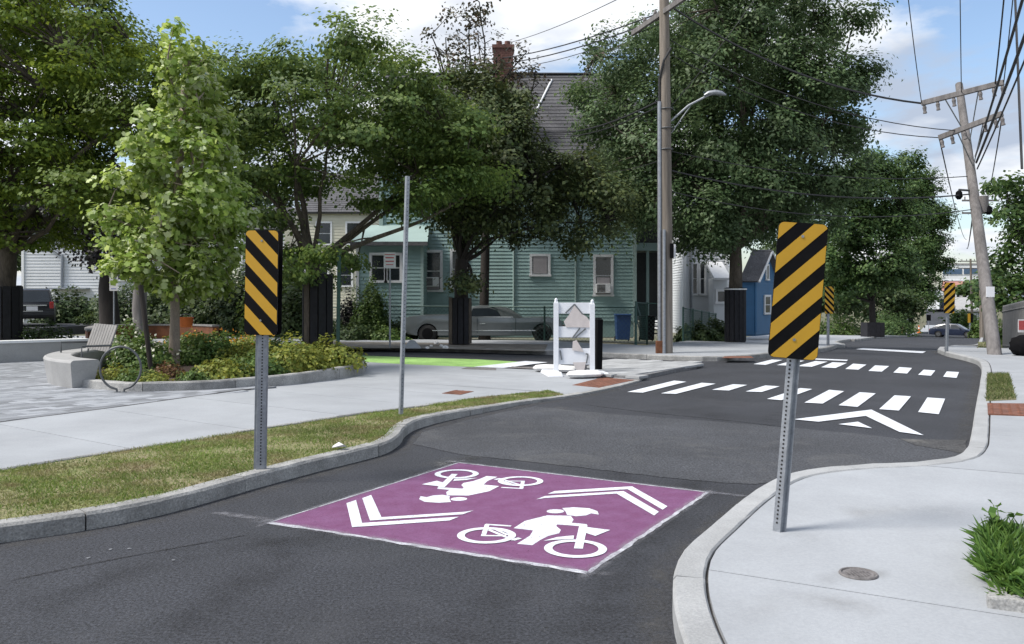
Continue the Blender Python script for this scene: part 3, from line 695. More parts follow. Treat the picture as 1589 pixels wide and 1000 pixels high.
def tree(name, label, base, fork, clumps_px, Y, leafm, barkm, r0, dens=7, sub=.5, leaf=.13, per=26, flat=.6, tpl=DIA, depth=.55, group=None, surf=2.2, nlimb=9, twigs=.5, layers=3, trunk_pts=None, wrap=None, droop=0, cat='tree', maxoff=3.0, fill=1.0, rand=.28, fine=1.0):
    base = Vector(base); fork = Vector(fork)
    t = thing(name, label, cat, base, 0, group); org = base
    cl = []
    xs = [W(a, b, Y).x for a, b, r in clumps_px]; cxm = (min(xs)+max(xs))/2; hw = (max(xs)-min(xs))/2+.5
    for (a, b, r) in clumps_px:
        c = W(a, b, Y); rw = r/FPX*Y
        D = hw*math.sqrt(max(.08, 1-((c.x-cxm)/hw)**2))*depth; D = min(D, maxoff)
        for li in range(layers):
            o = (li/(max(1, layers-1))*2-1)*D if layers > 1 else 0
            cl.append((c.x+random.uniform(-.25, .25)*rw, c.y+o+random.uniform(-.3, .3), c.z+random.uniform(-.2, .2)*rw, rw*random.uniform(.72, .98)))
    pos, nrm, subs = crown_points(cl, dens*1.9, sub*1.15, flat, surf, int(per*2.3*fill*fine), rand)
    pos = pos-np.array(org)
    size = leaf*fine**-.42*rng.uniform(.65, 1.35, len(pos))
    ax = None
    if droop:
        ax = rng.normal(size=(len(pos), 3)); ax[:, 2] -= droop
    me = leaves_mesh('crown', pos.astype(float), nrm, size, tpl, leafm, ax)
    mb = MB()
    tp = trunk_pts or [base+(fork-base)*k+Vector((random.uniform(-.04, .04), random.uniform(-.04, .04), 0))*(0 < k < 1) for k in (0, .08, .3, .55, .8, 1)]
    mb.tube([base+Vector((0, 0, -.1))]+tp[1:], [r0*1.35]+[r0*(1.08-.3*i/(len(tp)-1)) for i in range(1, len(tp))], 12)
    order = sorted(cl, key=lambda c: random.random())[:nlimb]
    ends = []
    for c in order:
        e = Vector(c[:3]); L = (e-fork).length
        if L < .3: continue
        rl = r0*random.uniform(.28, .5)
        pts = limb(mb, fork-Vector((0, 0, .1)), e, rl, .02, .16, 6)
        ends.append(pts)
    ks = [p for e in ends for p in e[2:]] or [fork]
    kn = np.array([tuple(p) for p in ks])
    idx = rng.permutation(len(subs))[:int(len(subs)*twigs)]
    for i in idx[:500]:
        s_ = subs[i]; j = int(np.argmin(np.sum((kn-s_)**2, axis=1)))
        L = np.linalg.norm(kn[j]-s_)
        if L > .25: limb(mb, kn[j], s_, .02+.008*L, .006, .08, 4, seg=3)
    mb.build('trunk', barkm, t, org, smooth=True, recalc=False)
    link('crown', me, t)
    if wrap: wrap(t, org)
    return t
def plank_wrap(r, z0, z1, n, mats, strap=None):
    def f(t, org):
        g = MB()
        for zz in (z0+.25, z1-.25):
            g.tube([(math.cos(a*2*math.pi/20)*(r-.005), math.sin(a*2*math.pi/20)*(r-.005), zz) for a in range(21)], .012, 5, caps=False)
        go = g.build('trunk_guard', M['black'], t)
        for k in range(n):
            a = 2*math.pi*k/n+.1; wd = 2*math.pi*r/n*.9
            rt = Matrix.Rotation(a, 3, 'Z')
            mb = MB().box(rt @ Vector((r, 0, (z0+z1)/2)), (.03, wd, (z1-z0)*random.uniform(.96, 1.02)), rt)
            mb.build('plank', mats[k % len(mats)], go, bevel=.004)
        if strap:
            s_ = MB(); s_.tube([(math.cos(a*2*math.pi/20)*(r+.025), math.sin(a*2*math.pi/20)*(r+.025), z1-.05) for a in range(21)], .03, 6, caps=False); s_.build('strap', strap, go)
    return f
def shrub(name, label, c, rx, ry, h, m, leaf=.06, n=900, cat='shrub', group=None, tpl=DIA, extra=None, stems=True, flatness=1.0):
    """c: base point; mound of leaves over short stems"""
    c = Vector(c); t = thing(name, label, cat, c, 0, group)
    d = rng.normal(size=(n, 3)); d[:, 2] = np.abs(d[:, 2]); d /= np.linalg.norm(d, axis=1, keepdims=True)
    lump = 1+.22*np.sin(d[:, 0]*5+rng.random()*6)*np.cos(d[:, 1]*6+rng.random()*6)+.12*np.sin(d[:, 2]*9+d[:, 0]*7)
    r = rng.random(n)**(1/3.2)*lump
    pos = d*r[:, None]*np.array((rx, ry, h))
    nrm = d+np.array((0, 0, .5))+rng.normal(size=(n, 3))*.5
    me = leaves_mesh('foliage', pos, nrm, leaf*rng.uniform(.6, 1.4, n), tpl, m); 
    if stems:
        mb = MB()
        for k in range(5):
            a = random.uniform(0, 6.28); limb(mb, (0, 0, -.03), (math.cos(a)*rx*.6, math.sin(a)*ry*.6, h*random.uniform(.5, .8)), .012+.01*h, .004, .1, 4, seg=3)
        mb.build('stem', M['bark'], t, recalc=False)
    link('foliage', me, t)
    if extra:
        em, en, es = extra
        k = d[:, 2] > .25; pe = (d*lump[:, None]*np.array((rx, ry, h))*1.03)[k][:en]
        if len(pe): link('flower', leaves_mesh('flower', pe, rng.normal(size=pe.shape)+np.array((0, -.6, .8)), es*rng.uniform(.7, 1.3, len(pe)), DIA, em), t, 'stuff')
    return t
def grass(name, poly, dz, n, hmin, hmax, m, parent=None, label=None, cat=None, lean=.6, tuft=1, mask=True, wide=1.0, rp=False):
    xs = [p[0] for p in poly]; ys = [p[1] for p in poly]
    pts = []
    A = np.array([(p[0], p[1]) for p in poly])
    def ins(q):
        c = np.zeros(len(q), bool); k = len(A)
        for i in range(k):
            a = A[i]; b = A[(i+1) % k]
            if a[1] == b[1]: continue
            cond = ((a[1] > q[:, 1]) != (b[1] > q[:, 1])) & (q[:, 0] < (b[0]-a[0])*(q[:, 1]-a[1])/(b[1]-a[1])+a[0]); c ^= cond
        return c
    got = 0; acc = []
    while got < n:
        q = np.column_stack((rng.uniform(min(xs), max(xs), n*2), rng.uniform(min(ys), max(ys), n*2)))
        q = q[ins(q)]
        if mask:
            f = np.sin(q[:, 0]*2.1+1.3*np.sin(q[:, 1]*1.7))*np.cos(q[:, 1]*2.6+q[:, 0]*.8)+.5*np.sin(q[:, 0]*7.3+q[:, 1]*5.1)+.5*np.sin(q[:, 0]*3.1-q[:, 1]*8.3)
            q = q[rng.random(len(q)) < np.clip(.62+.38*f, .16, 1)]
        acc.append(q); got += len(q)
    q = np.concatenate(acc)[:n]
    z = np.array([gz(a, b)+dz*(ramp(a, b) if rp else 1) for a, b in q])
    pos = np.column_stack((q, z))
    up = rng.normal(size=(n, 3))*lean; up[:, 2] = 1
    nrm = np.cross(up, rng.normal(size=(n, 3)))
    tp = BLADE.copy(); tp[:, 1] *= wide
    me = leaves_mesh(name, pos, nrm, rng.uniform(hmin, hmax, n), tp, m, up)
    o = link(name, me, parent, 'stuff')
    if label: tag(o, label, cat)
    return o
# ------------------------------------------------------------------ lawn, bed, patches
grass('grass', lawn_poly, .112, 70000, .018, .045, M['l_grass'], lawn, wide=1.5, lean=1.0, rp=True)
def litter():
    p = P(515, 698, .14); o = MB().add([(0, 0, .02), (.12, .02, .05), (.14, .09, .015), (.05, .11, .06), (.0, .07, .03)], [(0, 1, 2, 3), (0, 3, 4)]).build('litter', M['signwhite']); o.location = p
    tag(o, 'crumpled white scrap of paper lying on the lawn', 'litter')
litter()
# right hand grass patches and weedy bed
gp1 = PX([(1532, 580), (1566, 580), (1577, 620), (1530, 622)], .135)
def patch_of_grass(pts, n, nm='grass_patch', w=1.0, h=(.03, .07)):
    pp = [Vector(p[:2]) for p in pts]; o = sheet(nm, pp, .135, M['lawn_soil'], None, 'structure', skirt=.03)
    grass('grass', pp, .135, n, h[0], h[1], M['l_grass3'], o, mask=False, wide=w); return o
patch_of_grass(gp1, 3000)
patch_of_grass(PX([(1518, 531), (1560, 531), (1562, 540), (1516, 540)], .135), 2500)
bedc = P(1531, 944, .125)                    # near left corner of the weedy bed
xd = Vector((.90, -.43)).normalized(); yd = DS
b0 = Vector(bedc[:2]); bed_pts = [b0+(xd+yd)*.03, b0+xd*2.58+yd*.03, b0+xd*2.58+yd*1.5, b0+yd*1.2+xd*.03]
kb = structure('weed_bed')
sheet('bed_soil', bed_pts, .15, M['soil'], kb, skirt=.03)
for (a, bb) in ((b0, b0+xd*2.6), (b0+yd*.1, b0+yd*.62), (b0+yd*.64, b0+yd*1.22)):
    d = (bb-a).normalized(); nn = Vector((-d.y, d.x)); nn = nn if nn.dot(b0+xd+yd*.6-a) > 0 else -nn
    mb = MB(); c = (a+bb)/2+nn*.05; mb.box((c.x, c.y, .135), ((bb-a).length-.008, .09, .10), Matrix.Rotation(math.atan2(d.y, d.x), 3, 'Z')); mb.build('edging_stone', M['granite'], kb, bevel=.012)
bp_in = [b0+xd*.12+yd*.1, b0+xd*2.5+yd*.1, b0+xd*2.5+yd*1.4, b0+xd*.1+yd*1.15]
grass('weeds', bp_in, .14, 9000, .05, .15, M['l_grass2'], kb, mask=False, lean=1.0, wide=.9)
grass('weeds', [b0+xd*.06+yd*.1, b0+xd*.9+yd*.1, b0+xd*.9+yd*1.3, b0+xd*.02+yd*1.2], .15, 9000, .04, .15, M['l_grass2'], kb, mask=False, lean=1.3, wide=1.0)
grass('weeds', [b0-xd*.01+yd*.35, b0+xd*.22+yd*.3, b0+xd*.25+yd*1.3, b0+xd*.0+yd*1.25], .2, 2600, .05, .17, M['l_grass2'], kb, mask=False, lean=1.6, wide=1.0)
grass('weeds', [b0+xd*.15+yd*.02, b0+xd*1.5+yd*.02, b0+xd*1.5+yd*.3, b0+xd*.2+yd*.3], .2, 1800, .05, .15, M['l_grass2'], kb, mask=False, lean=1.6, wide=1.0)
def weed(px, py, h, n, name='broadleaf_weed', label=''):
    c = P(px, py, .14); t = thing(name, label, 'weed', c); pos = []; ax = []
    mb = MB()
    for k in range(n):
        a = random.uniform(0, 6.28); hh = h*random.uniform(.6, 1); e = Vector((math.cos(a)*hh*.45, math.sin(a)*hh*.45, hh))
        mb.tube([(0, 0, 0), e*.5+Vector((0, 0, hh*.1)), e], [.006, .005, .003], 4)
        for j in range(14):
            tt = random.uniform(.25, 1); pos.append(tuple(e*tt)); ax.append((random.uniform(-1, 1), random.uniform(-1, 1), random.uniform(0, .9)))
    pos = np.array(pos); ax = np.array(ax); nrm = np.cross(ax, rng.normal(size=ax.shape)); nrm[:, 2] = np.abs(nrm[:, 2])+.3
    mb.build('stem', M['l_grass2'], t, recalc=False)
    link('foliage', leaves_mesh('foliage', pos, nrm, rng.uniform(.04, .08, len(pos)), DIA, M['l_grass2'], ax), t)
weed(1553, 845, .24, 6, label='tall broad-leaved weed at the back left of the weedy bed')
weed(1548, 900, .12, 6, label='low weed spilling over the granite edging of the bed')
weed(1575, 925, .14, 6, label='weed at the front corner of the weedy bed')

# round valve lid
def valve():
    p = P(1332, 891, .127); t = thing('valve_cover', 'small round iron valve cover set in the right pavement', 'utility cover', p)
    mb = MB(); mb.cyl((0, 0, -.02), (0, 0, .004), .085, n=28); mb.build('lid', M['iron'], t)
    mb = MB(); mb.tube([(math.cos(a*2*math.pi/28)*.098, math.sin(a*2*math.pi/28)*.098, .001) for a in range(29)], .009, 6, caps=False); mb.build('rim', M['iron'], t)
    mb = MB()
    for i in range(-3, 4):
        for j in range(-3, 4):
            if i*i+j*j < 11: mb.box((i*.02, j*.02, .005), (.011, .011, .004))
    mb.build('tread', M['iron'], t)
valve()

# ------------------------------------------------------------------ hazard markers
def rrect(w, h, r, n=5):
    out = []
    for cx, cy, a0 in ((w/2-r, h/2-r, 0), (-w/2+r, h/2-r, 90), (-w/2+r, -h/2+r, 180), (w/2-r, -h/2+r, 270)):
        for k in range(n+1): a = R(a0+90*k/n); out.append((cx+r*math.cos(a), cy+r*math.sin(a)))
    return out
def marker(label, base, htop, wd, ht, lean, yaw, slash, group, post_w=.06, post_yaw=.5, double=False, holes=True, first=.0, pitch=None):
    """plate faces -Y; slash=+1 rises to the right"""
    t = thing('hazard_marker', label, 'road sign', base, yaw, group)
    sh = Matrix.Shear('XY', 3, (0, 0)); 
    tilt = Matrix.Rotation(lean, 3, 'Y')
    mb = MB(); rt = tilt @ Matrix.Rotation(post_yaw, 3, 'Z')
    # U channel post: web and two flanges
    H = htop-.03
    for dx, wx, dy, wy in ((0, post_w, .0, .007), (-post_w/2, .007, .018, .042), (post_w/2, .007, .018, .042), (-post_w/2-.01, .024, .040, .006), (post_w/2+.01, .024, .040, .006)):
        mb.box(rt @ Vector((dx, dy, H/2-.05)), (wx, wy, H+.1), rt)
    post = mb.build('post', M['galv'], t)
    if holes:
        mb = MB(); z = .06
        while z < H-.02:
            p = rt @ Vector((0, -.0045, z)); mb.cyl(p, p+rt @ Vector((0, -.001, 0)), .0075, n=8); z += .028
        mb.build('post_holes', M['hole'], post, kind='stuff', recalc=False)
    zc = htop-ht/2
    outline = rrect(wd, ht, .04)
    def ax(yo): return lambda u, v, d: tilt @ Vector((u, yo+d, zc+v))
    pl = MB().prism(outline, ax(-.045), 0, .006).build('plate', M['black'], t)
    mb = MB().prism(outline, ax(-.0385), 0, .001).build('plate_back', M['galv'], pl)
    if double:
        MB().prism(outline, ax(.05), 0, .006).build('plate', M['black'], t)
    st = pitch or .152; a = R(45); n = (-math.sin(a)*slash, math.cos(a)) if slash > 0 else (math.sin(a), math.cos(a))
    inner = rrect(wd-.006, ht-.006, .037)
    k = -6
    while k < 7:
        c0 = first+k*st; c1 = c0+st*.5
        pol = clip(inner, (-n[0], -n[1]), -c0); pol = clip(pol, n, c1) if len(pol) > 2 else []
        if len(pol) > 2: MB().prism(pol, ax(-.0472), 0, .002).build('stripe', M['yellow'], pl)
        k += 1
    for zz in (-ht*.36, ht*.40):
        p = tilt @ Vector((0, -.048, zc+zz)); MB().cyl(p, p+Vector((0, -.004, 0)), .010, n=10).build('bolt', M['steel'], pl)
    # concrete collar stain / base
    return t
G1 = 'black and yellow hazard markers beside the road'
pb = P(1205, 825, .125); marker('large black and yellow striped marker leaning on a steel post in the right pavement', pb, 2.08, .325, .91, R(4.6), R(-4), 1, G1, post_w=.048, post_yaw=-.75, first=.03, pitch=.160)
pb = P(404, 731, .12); marker('black and yellow striped marker on the lawn left of the purple panel', pb, 2.19, .315, .95, R(1.0), R(-9), -1, G1, post_w=.07, post_yaw=.5, double=True, first=.02, pitch=.178)
pb = P(1470, 546, .125); marker('small far striped marker on the white kerb bulge at the right', pb, 2.05, .32, .91, R(1.5), 0, 1, G1, post_w=.08, holes=False)
pb = P(1286, 536, .125); marker('small far striped marker on the left kerb bulge beneath the maple', pb, 2.05, .34, .95, 0, R(8), -1, G1, post_w=.08, holes=False)

# plain poles and small signs
def pole_obj(name, label, cat, px, py, dz, height, rad, lean=(0, 0), m=None, square=False, group=None):
    b = PL(px, py) if dz == .125 else P(px, py, dz); t = thing(name, label, cat, b, 0, group); mb = MB()
    top = Vector((lean[0], lean[1], height))
    if square:
        rt = Vector((0, 0, 1)).rotation_difference(top.normalized()).to_matrix() @ Matrix.Rotation(.6, 3, 'Z')
        mb.box(top*.5, (rad*2, rad*2, height), rt)
    else: mb.tube([(0, 0, -.05), top*.5, top], rad, 10)
    mb.build('post', m or M['galv'], t)
    return t, b, top
t, b, top = pole_obj('sign_post', 'tall bare grey steel post on the pavement edge left of centre', 'post', 622, 643, .125, 3.22, .024, (.09, 0), square=True)
mb = MB(); rt = Vector((0, 0, 1)).rotation_difference(top.normalized()).to_matrix() @ Matrix.Rotation(.6, 3, 'Z')
for k in range(60): 
    p = top*(.02+k*.0163); mb.cyl(p+rt @ Vector((0, -.0241, 0)), p+rt @ Vector((0, -.025, 0)), .006, n=6)
mb.build('post_holes', M['hole'], t.children[0], kind='stuff', recalc=False)
pole_obj('green_post', 'dark green steel post standing beside the black plank trunk guard', 'post', 524, 549, .1, 3.0, .055, (.05, 0), M['fence_green'])
def small_sign(label, px, py, dz, H, wd, ht, bands, yaw=0, face=M['signwhite'], name='street_sign'):
    t, b, top = pole_obj(name, label, 'sign', px, py, dz, H, .03)
    t.rotation_euler = (0, 0, yaw)
    pl = MB().prism(rrect(wd, ht, .03), lambda u, v, d: (u, -.036+d, H-ht/2+v), 0, .005).build('plate', face, t)
    for (v0, v1, u0, u1, m) in bands:
        MB().box(((u0+u1)/2*wd, -.038, H-ht/2+(v0+v1)/2*ht), (abs(u1-u0)*wd, .003, abs(v1-v0)*ht)).build('print', m, pl)
small_sign('white parking sign with red print in front of the teal bay window', 605, 540, .12, 3.0, .38, .50, [(.33, .38, -.42, .42, M['signred']), (.12, .2, -.35, .35, M['signred']), (-.1, -.03, -.35, .35, M['signred']), (-.3, -.25, -.3, .3, M['signred'])])
small_sign('blue and white sign on a slim post in front of the hedge', 177, 535, 0, 2.5, .30, .56, [(.30, .42, -.33, .33, M['signblue']), (.0, .12, -.33, .33, M['signblue']), (-.38, -.34, -.3, .3, M['signblue'])])
small_sign('grey back of a tall street sign beyond the far marker', 1407, 517, .12, 2.3, .42, 1.15, [], face=M['galv'])
small_sign('small dark sign on a slim post by the far pale apron', 1441, 518, .05, 2.2, .5, .7, [], face=M['black'])

# ------------------------------------------------------------------ bike rack, seat, walls
def bike_rack():
    b = P(187, 609, .125); t = thing('bike_rack', 'round steel hoop bike rack on the plaza in front of the flower bed', 'bike rack', b, R(8))
    rr = .325; cz = .40
    pts = [Vector((-.05, 0, -.02)), Vector((-.06, 0, .05))]
    a0 = R(242); a1 = R(298-360)
    for k in range(41):
        a = a0+(a1-a0)*k/40; pts.append(Vector((rr*math.cos(a), .0, cz+rr*1.1*math.sin(a))))
    pts += [Vector((.06, 0, .05)), Vector((.05, 0, -.02))]
    MB().tube(pts, .019, 10).build('hoop', M['galv_d'], t, smooth=True, recalc=False)
    for sx in (-.05, .05): MB().cyl((sx, 0, 0), (sx, 0, .012), .05, n=14).build('base_plate', M['steel'], t)
bike_rack()
def seat_wall():
    O = P(136, 600, .125); t = thing('seating_block', 'tapered curved concrete seat block at the edge of the plaza', 'seat', O)
    path = [(-7.53, 15.15), (-8.1, 15.65), (-8.62, 16.4), (-8.95, 17.3), (-9.05, 18.2), (-8.95, 19.0)]
    ln = spline(path, .2); prof = [(-.18, 0), (-.25, .44), (-.235, .47), (-.21, .485), (.21, .485), (.235, .47), (.25, .44), (.18, 0)]
    mb = MB(); n = len(prof); vs = []; fs = []
    for i, p in enumerate(ln):
        d = (ln[min(i+1, len(ln)-1)]-ln[max(i-1, 0)]).normalized(); nn = Vector((-d.y, d.x))
        for o, z in prof:
            q = p-nn*o-(d*(.10*z/.485) if i == 0 else Vector((0, 0))); vs.append((q.x, q.y, .122+z))
    for i in range(len(ln)-1):
        for k in range(n): fs.append((i*n+k, i*n+(k+1) % n, (i+1)*n+(k+1) % n, (i+1)*n+k))
    fs += [tuple(range(n)), tuple((len(ln)-1)*n+k for k in range(n-1, -1, -1))]
    mb.add(vs, fs).build('seat_block', M['concrete2'], t, O)
    # bench back resting on the block
    A = W(168, 553, 16.0); A.z = .61; B = W(133, 540, 17.4); B.z = .61
    bt = thing('slatted_bench', 'slatted grey bench back with arms mounted on the concrete seat', 'bench', A)
    u = Vector((B.x-A.x, B.y-A.y, 0)); n_ = Vector((u.y, -u.x, 0)).normalized(); n_ = n_ if n_.x > 0 else -n_
    N_ = 9; un = u.normalized(); Ls = u.length
    for k in range(N_):
        p = A+u*((k+.5)/N_); e = p+n_*.17+Vector((0, 0, .52)); d = (e-p).normalized()
        rt = Matrix((un, d.cross(un), d)).transposed()
        MB().box((p+e)/2-A+Vector((0, 0, .06)), (Ls/N_*.86, .025, .52), rt).build('slat', M['wood_grey'], bt, bevel=.003)
    for k in (.12, .88):
        p = A+u*k; mb = MB(); mb.tube([p-n_*.02-A, p+n_*.02+Vector((0, 0, .1))-A, p+n_*.21+Vector((0, 0, .56))-A], .018, 6); mb.build('bracket', M['galv_d'], bt, recalc=False)
    for k in (.0, 1.0):
        p = A+u*k; f = p-n_*.45
        mb = MB(); mb.tube([f-A, f+Vector((0, 0, .2))-A, p+n_*.06+Vector((0, 0, .2))-A], .02, 6); mb.build('armrest', M['galv_d'], bt, recalc=False)
seat_wall()
def low_wall(name, label, px, dz, h, th, m, capm=None, cat='wall', closed=False):
    pts = [P(a, b, dz) for a, b in px]; O = pts[len(pts)//2]; t = thing(name, label, cat, O)
    ln = spline(pts, .3)
    def loft(prof, nm, mm, ov=0):
        mb = MB(); n = len(prof); vs = []; fs = []
        for i, p in enumerate(ln):
            d = (ln[min(i+1, len(ln)-1)]-ln[max(i-1, 0)]).normalized(); nn = Vector((-d.y, d.x))
            for o, z in prof: q = p+nn*o; vs.append((q.x, q.y, gz(p.x, p.y)+dz+z))
        for i in range(len(ln)-1):
            for k in range(n): fs.append((i*n+k, i*n+(k+1) % n, (i+1)*n+(k+1) % n, (i+1)*n+k))
        fs += [tuple(range(n)), tuple((len(ln)-1)*n+k for k in range(n-1, -1, -1))]
        mb.add(vs, fs).build(nm, mm, t, O)
    loft([(0, -.05), (0, h), (th, h), (th, -.05)], 'wall_body', m)
    if capm: loft([(-.03, h+.002), (-.03, h+.06), (th+.03, h+.06), (th+.03, h+.002)], 'cap', capm)
    return t
low_wall('seat_wall', 'long low pale concrete wall behind the plaza at the far left', [(-160, 570), (0, 563), (70, 560), (138, 557)], .122, .46, .4, M['concrete2'], M['trim'])
low_wall('planter_wall', 'curved rusty steel planter wall with a grey cap behind the flowers', [(150, 540), (146, 534), (165, 529), (220, 527), (290, 527), (330, 529)], .1, .52, .25, M['rust'], M['wood_grey'])
def orange_box():
    t = thing('orange_bucket', 'orange plastic bucket standing on the planter wall behind the sapling', 'bucket', W(289, 508, 27)); 
    MB().tube([(0, 0, 0), (0, 0, .30)], [.18, .22], 18).build('bucket_body', M['orange'], t, smooth=True)
    MB().tube([(.22*math.cos(R(a)), 0, .29+.12*math.sin(R(a))) for a in range(0, 181, 20)], .008, 5).build('handle', M['galv'], t, recalc=False)
    MB().tube([(math.cos(a*2*math.pi/18)*.222, math.sin(a*2*math.pi/18)*.222, .30) for a in range(19)], .012, 5, caps=False).build('rim', M['orange'], t)
orange_box()

# flower bed
bed_line = [(127, 602), (160, 605), (200, 608), (270, 607), (330, 605), (400, 599), (450, 594), (510, 585), (555, 576), (568, 570), (558, 565), (530, 561)]
lbed = spline(PX(bed_line, .12), .2)
kerb('bed_kerb', lbed, 1, .16, .27, 1.5, M['granite'], part='kerb_stone')
bpoly = offset(lbed, .1)+[Vector(p[:2]) for p in PX([(480, 554), (400, 549), (300, 546), (200, 549), (160, 565)], .12)]
bed = sheet('flower_bed', bpoly, .20, M['soil'], None, 'structure', skirt=.1)
def mound(px, py, rx, h, m, n, label, leaf=.075, extra=None, name='low_shrub', tpl=DIA):
    shrub(name, label, P(px, py, .2), rx, rx*.9, h, m, leaf, n, 'shrub', 'low plants in the flower bed', tpl, extra)
mound(510, 571, .75, .62, M['l_mound'], 2600, 'bright yellow-green mound at the right tip of the flower bed')
mound(455, 578, .72, .66, M['l_mound'], 2600, 'bright yellow-green mound next to the striped marker post')
mound(400, 583, .55, .42, M['l_mound2'], 1800, 'green mound behind the left striped marker post')
mound(345, 588, .55, .36, M['l_mound'], 1900, 'low yellow-green mound at the kerb right of the sapling', .06)
mound(300, 592, .3, .2, M['l_mound2'], 800, 'small green tuft at the kerb right of the sapling', .05)
mound(262, 585, .34, .26, M['l_redm'], 900, 'russet low plant at the foot of the sapling', .05)
mound(215, 592, .42, .24, M['l_mound2'], 1000, 'low green plant at the kerb beside the bike rack', .05)
mound(178, 590, .4, .26, M['l_mound'], 1000, 'yellowish low plant seen through the bike rack hoop', .05)
mound(240, 594, .3, .18, M['l_mound'], 700, 'small yellowish tuft at the kerb below the sapling', .045)
mound(222, 570, .75, .62, M['l_mound2'], 2400, 'tall green leafy plant with white flowers left of the sapling', .08, (M['l_white'], 60, .07))
mound(205, 565, .5, .95, M['l_mound2'], 1300, 'upright green plant behind the bike rack', .08, (M['l_white'], 40, .07))
mound(320, 564, .8, .62, M['l_mound2'], 2400, 'green leafy plant right of the sapling trunk', .08)
mound(385, 566, .75, .45, M['l_mound'], 2000, 'yellow-green plant in the middle of the bed', .07)
mound(345, 552, .95, .58, M['l_mound2'], 2400, 'plant covered in orange flowers at the back of the bed', .08, (M['l_flower'], 110, .075))
mound(300, 553, .8, .58, M['l_mound2'], 2000, 'orange flowering plant behind the sapling', .08, (M['l_flower'], 80, .075))
mound(395, 553, .8, .55, M['l_mound'], 1800, 'russet and orange flowering plant behind the left marker', .08, (M['l_flower'], 80, .075))
mound(440, 563, .6, .55, M['l_mound2'], 1500, 'green plant between the yellow-green mound and the trunk guard', .08)
mound(265, 562, .55, .5, M['l_mound2'], 1300, 'green plant directly behind the sapling trunk', .07)
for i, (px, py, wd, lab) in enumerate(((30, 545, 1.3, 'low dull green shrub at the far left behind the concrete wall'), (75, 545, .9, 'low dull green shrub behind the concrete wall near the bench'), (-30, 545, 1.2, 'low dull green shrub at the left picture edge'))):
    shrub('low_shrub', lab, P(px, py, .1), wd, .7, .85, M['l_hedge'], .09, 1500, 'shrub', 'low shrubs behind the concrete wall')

# ------------------------------------------------------------------ barricade and bollard
def barricade():
    O = PL(893, 582); Y = O.y; k = Y/FPX
    t = thing('barricade', 'white plastic barricade with three boards and beige arrow panels', 'barricade', O, R(-4))
    fx = lambda px: (px-893)*k
    fz = lambda py: (582-py)*k
    lx, rx = fx(863), fx(919)
    for x, tp in ((lx, 463), (rx, 465)):
        mb = MB(); h = fz(tp); mb.box((x, 0, h/2-.05), (.11, .09, h-.1)); mb.box((x, 0, h-.085), (.10, .085, .03), taper=.7); mb.tube([(x, 0, h-.08), (x, 0, h-.02), (x, 0, h)], [.04, .035, .012], 8)
        mb.build('upright', M['plastic_w'], t, bevel=.008)
        MB().box((x+(.1 if x > 0 else -.1), -.05, .045), (.34, .95, .09), Matrix.Rotation(R(12), 3, 'Z'), taper=.86).build('foot', M['plastic_w'], t, bevel=.02)
    for i, (a, bb) in enumerate(((470, 487), (507, 524), (541, 566))):
        z0, z1 = fz(bb), fz(a)
        MB().box(((lx+rx)/2, .01 if i != 2 else .02, (z0+z1)/2), (rx-lx+.02, .035, z1-z0)).build('board', M['plastic_w'], t, bevel=.006)
    c = lambda l: [(fx(840+a*.16), fz(450+b*.16)) for a, b in l]
    ax = lambda y0: (lambda u, v, d: (u, y0-d, v))
    MB().prism(c([(320, 150), (395, 235), (440, 262), (482, 322), (470, 365), (240, 362), (218, 308), (268, 245)]), ax(-.012), 0, .012).build('arrow_panel', M['beige'], t)
    MB().prism(c([(342, 488), (412, 602), (300, 585), (305, 500)]), ax(-.012), 0, .012).build('arrow_panel', M['beige'], t)
    MB().prism(c([(305, 705), (432, 700), (412, 800), (350, 802)]), ax(-.002), 0, .012).build('arrow_panel', M['beige'], t)
    for p, q in (((235, 225), (322, 140)), ((322, 140), (400, 236)), ((300, 470), (375, 370)), ((320, 472), (430, 376)), ((182, 588), (198, 680)), ((430, 620), (455, 625)), ((452, 625), (438, 712))):
        a, bb = [Vector((u, -.02, v)) for u, v in c([p, q])]; d = bb-a
        rt = Matrix.Rotation(-math.atan2(d.z, d.x), 3, 'Y'); MB().box((a+bb)/2, (d.length, .012, .028), rt).build('tape_strip', M['tape'], t)
barricade()
def sandbag(px, py, sx, label, yaw=0):
    t = PL(px, py); mb = MB(); n = 12; vs = []; fs = []
    rings = [(-1, .25), (-.8, .8), (-.3, 1), (.2, .92), (.7, .9), (1, .3)]
    for (u, r) in rings:
        for k in range(n):
            a = 2*math.pi*k/n; z = math.sin(a); vs.append((u*sx, math.cos(a)*.2*r*random.uniform(.92, 1.08), max(0, .085+z*.085*r)))
    for i in range(len(rings)-1):
        for k in range(n): fs.append((i*n+k, i*n+(k+1) % n, (i+1)*n+(k+1) % n, (i+1)*n+k))
    fs += [tuple(range(n)), tuple((len(rings)-1)*n+k for k in range(n))]
    o = mb.add(vs, fs).build('sandbag', M['sand'], None, smooth=True); o.location = t; o.rotation_euler = (0, 0, yaw)
    tag(o, label, 'sandbag', 'white sandbags on the barricade feet')
sandbag(852, 577, .36, 'white sandbag lying on the left foot of the barricade', .1)
sandbag(880, 579, .3, 'white sandbag lying just inside the left foot of the barricade', -.3)
sandbag(908, 587, .4, 'white sandbag lying on the right foot of the barricade', .3)
t, b, top = pole_obj('black_bollard', 'square black bollard standing right behind the white barricade', 'bollard', 927, 578, .125, 1.18, .075, (.02, 0), M['black'], square=True)
MB().box((.02, 0, 1.2), (.13, .13, .03), Matrix.Rotation(.6, 3, 'Z'), taper=.6).build('cap', M['black'], t)

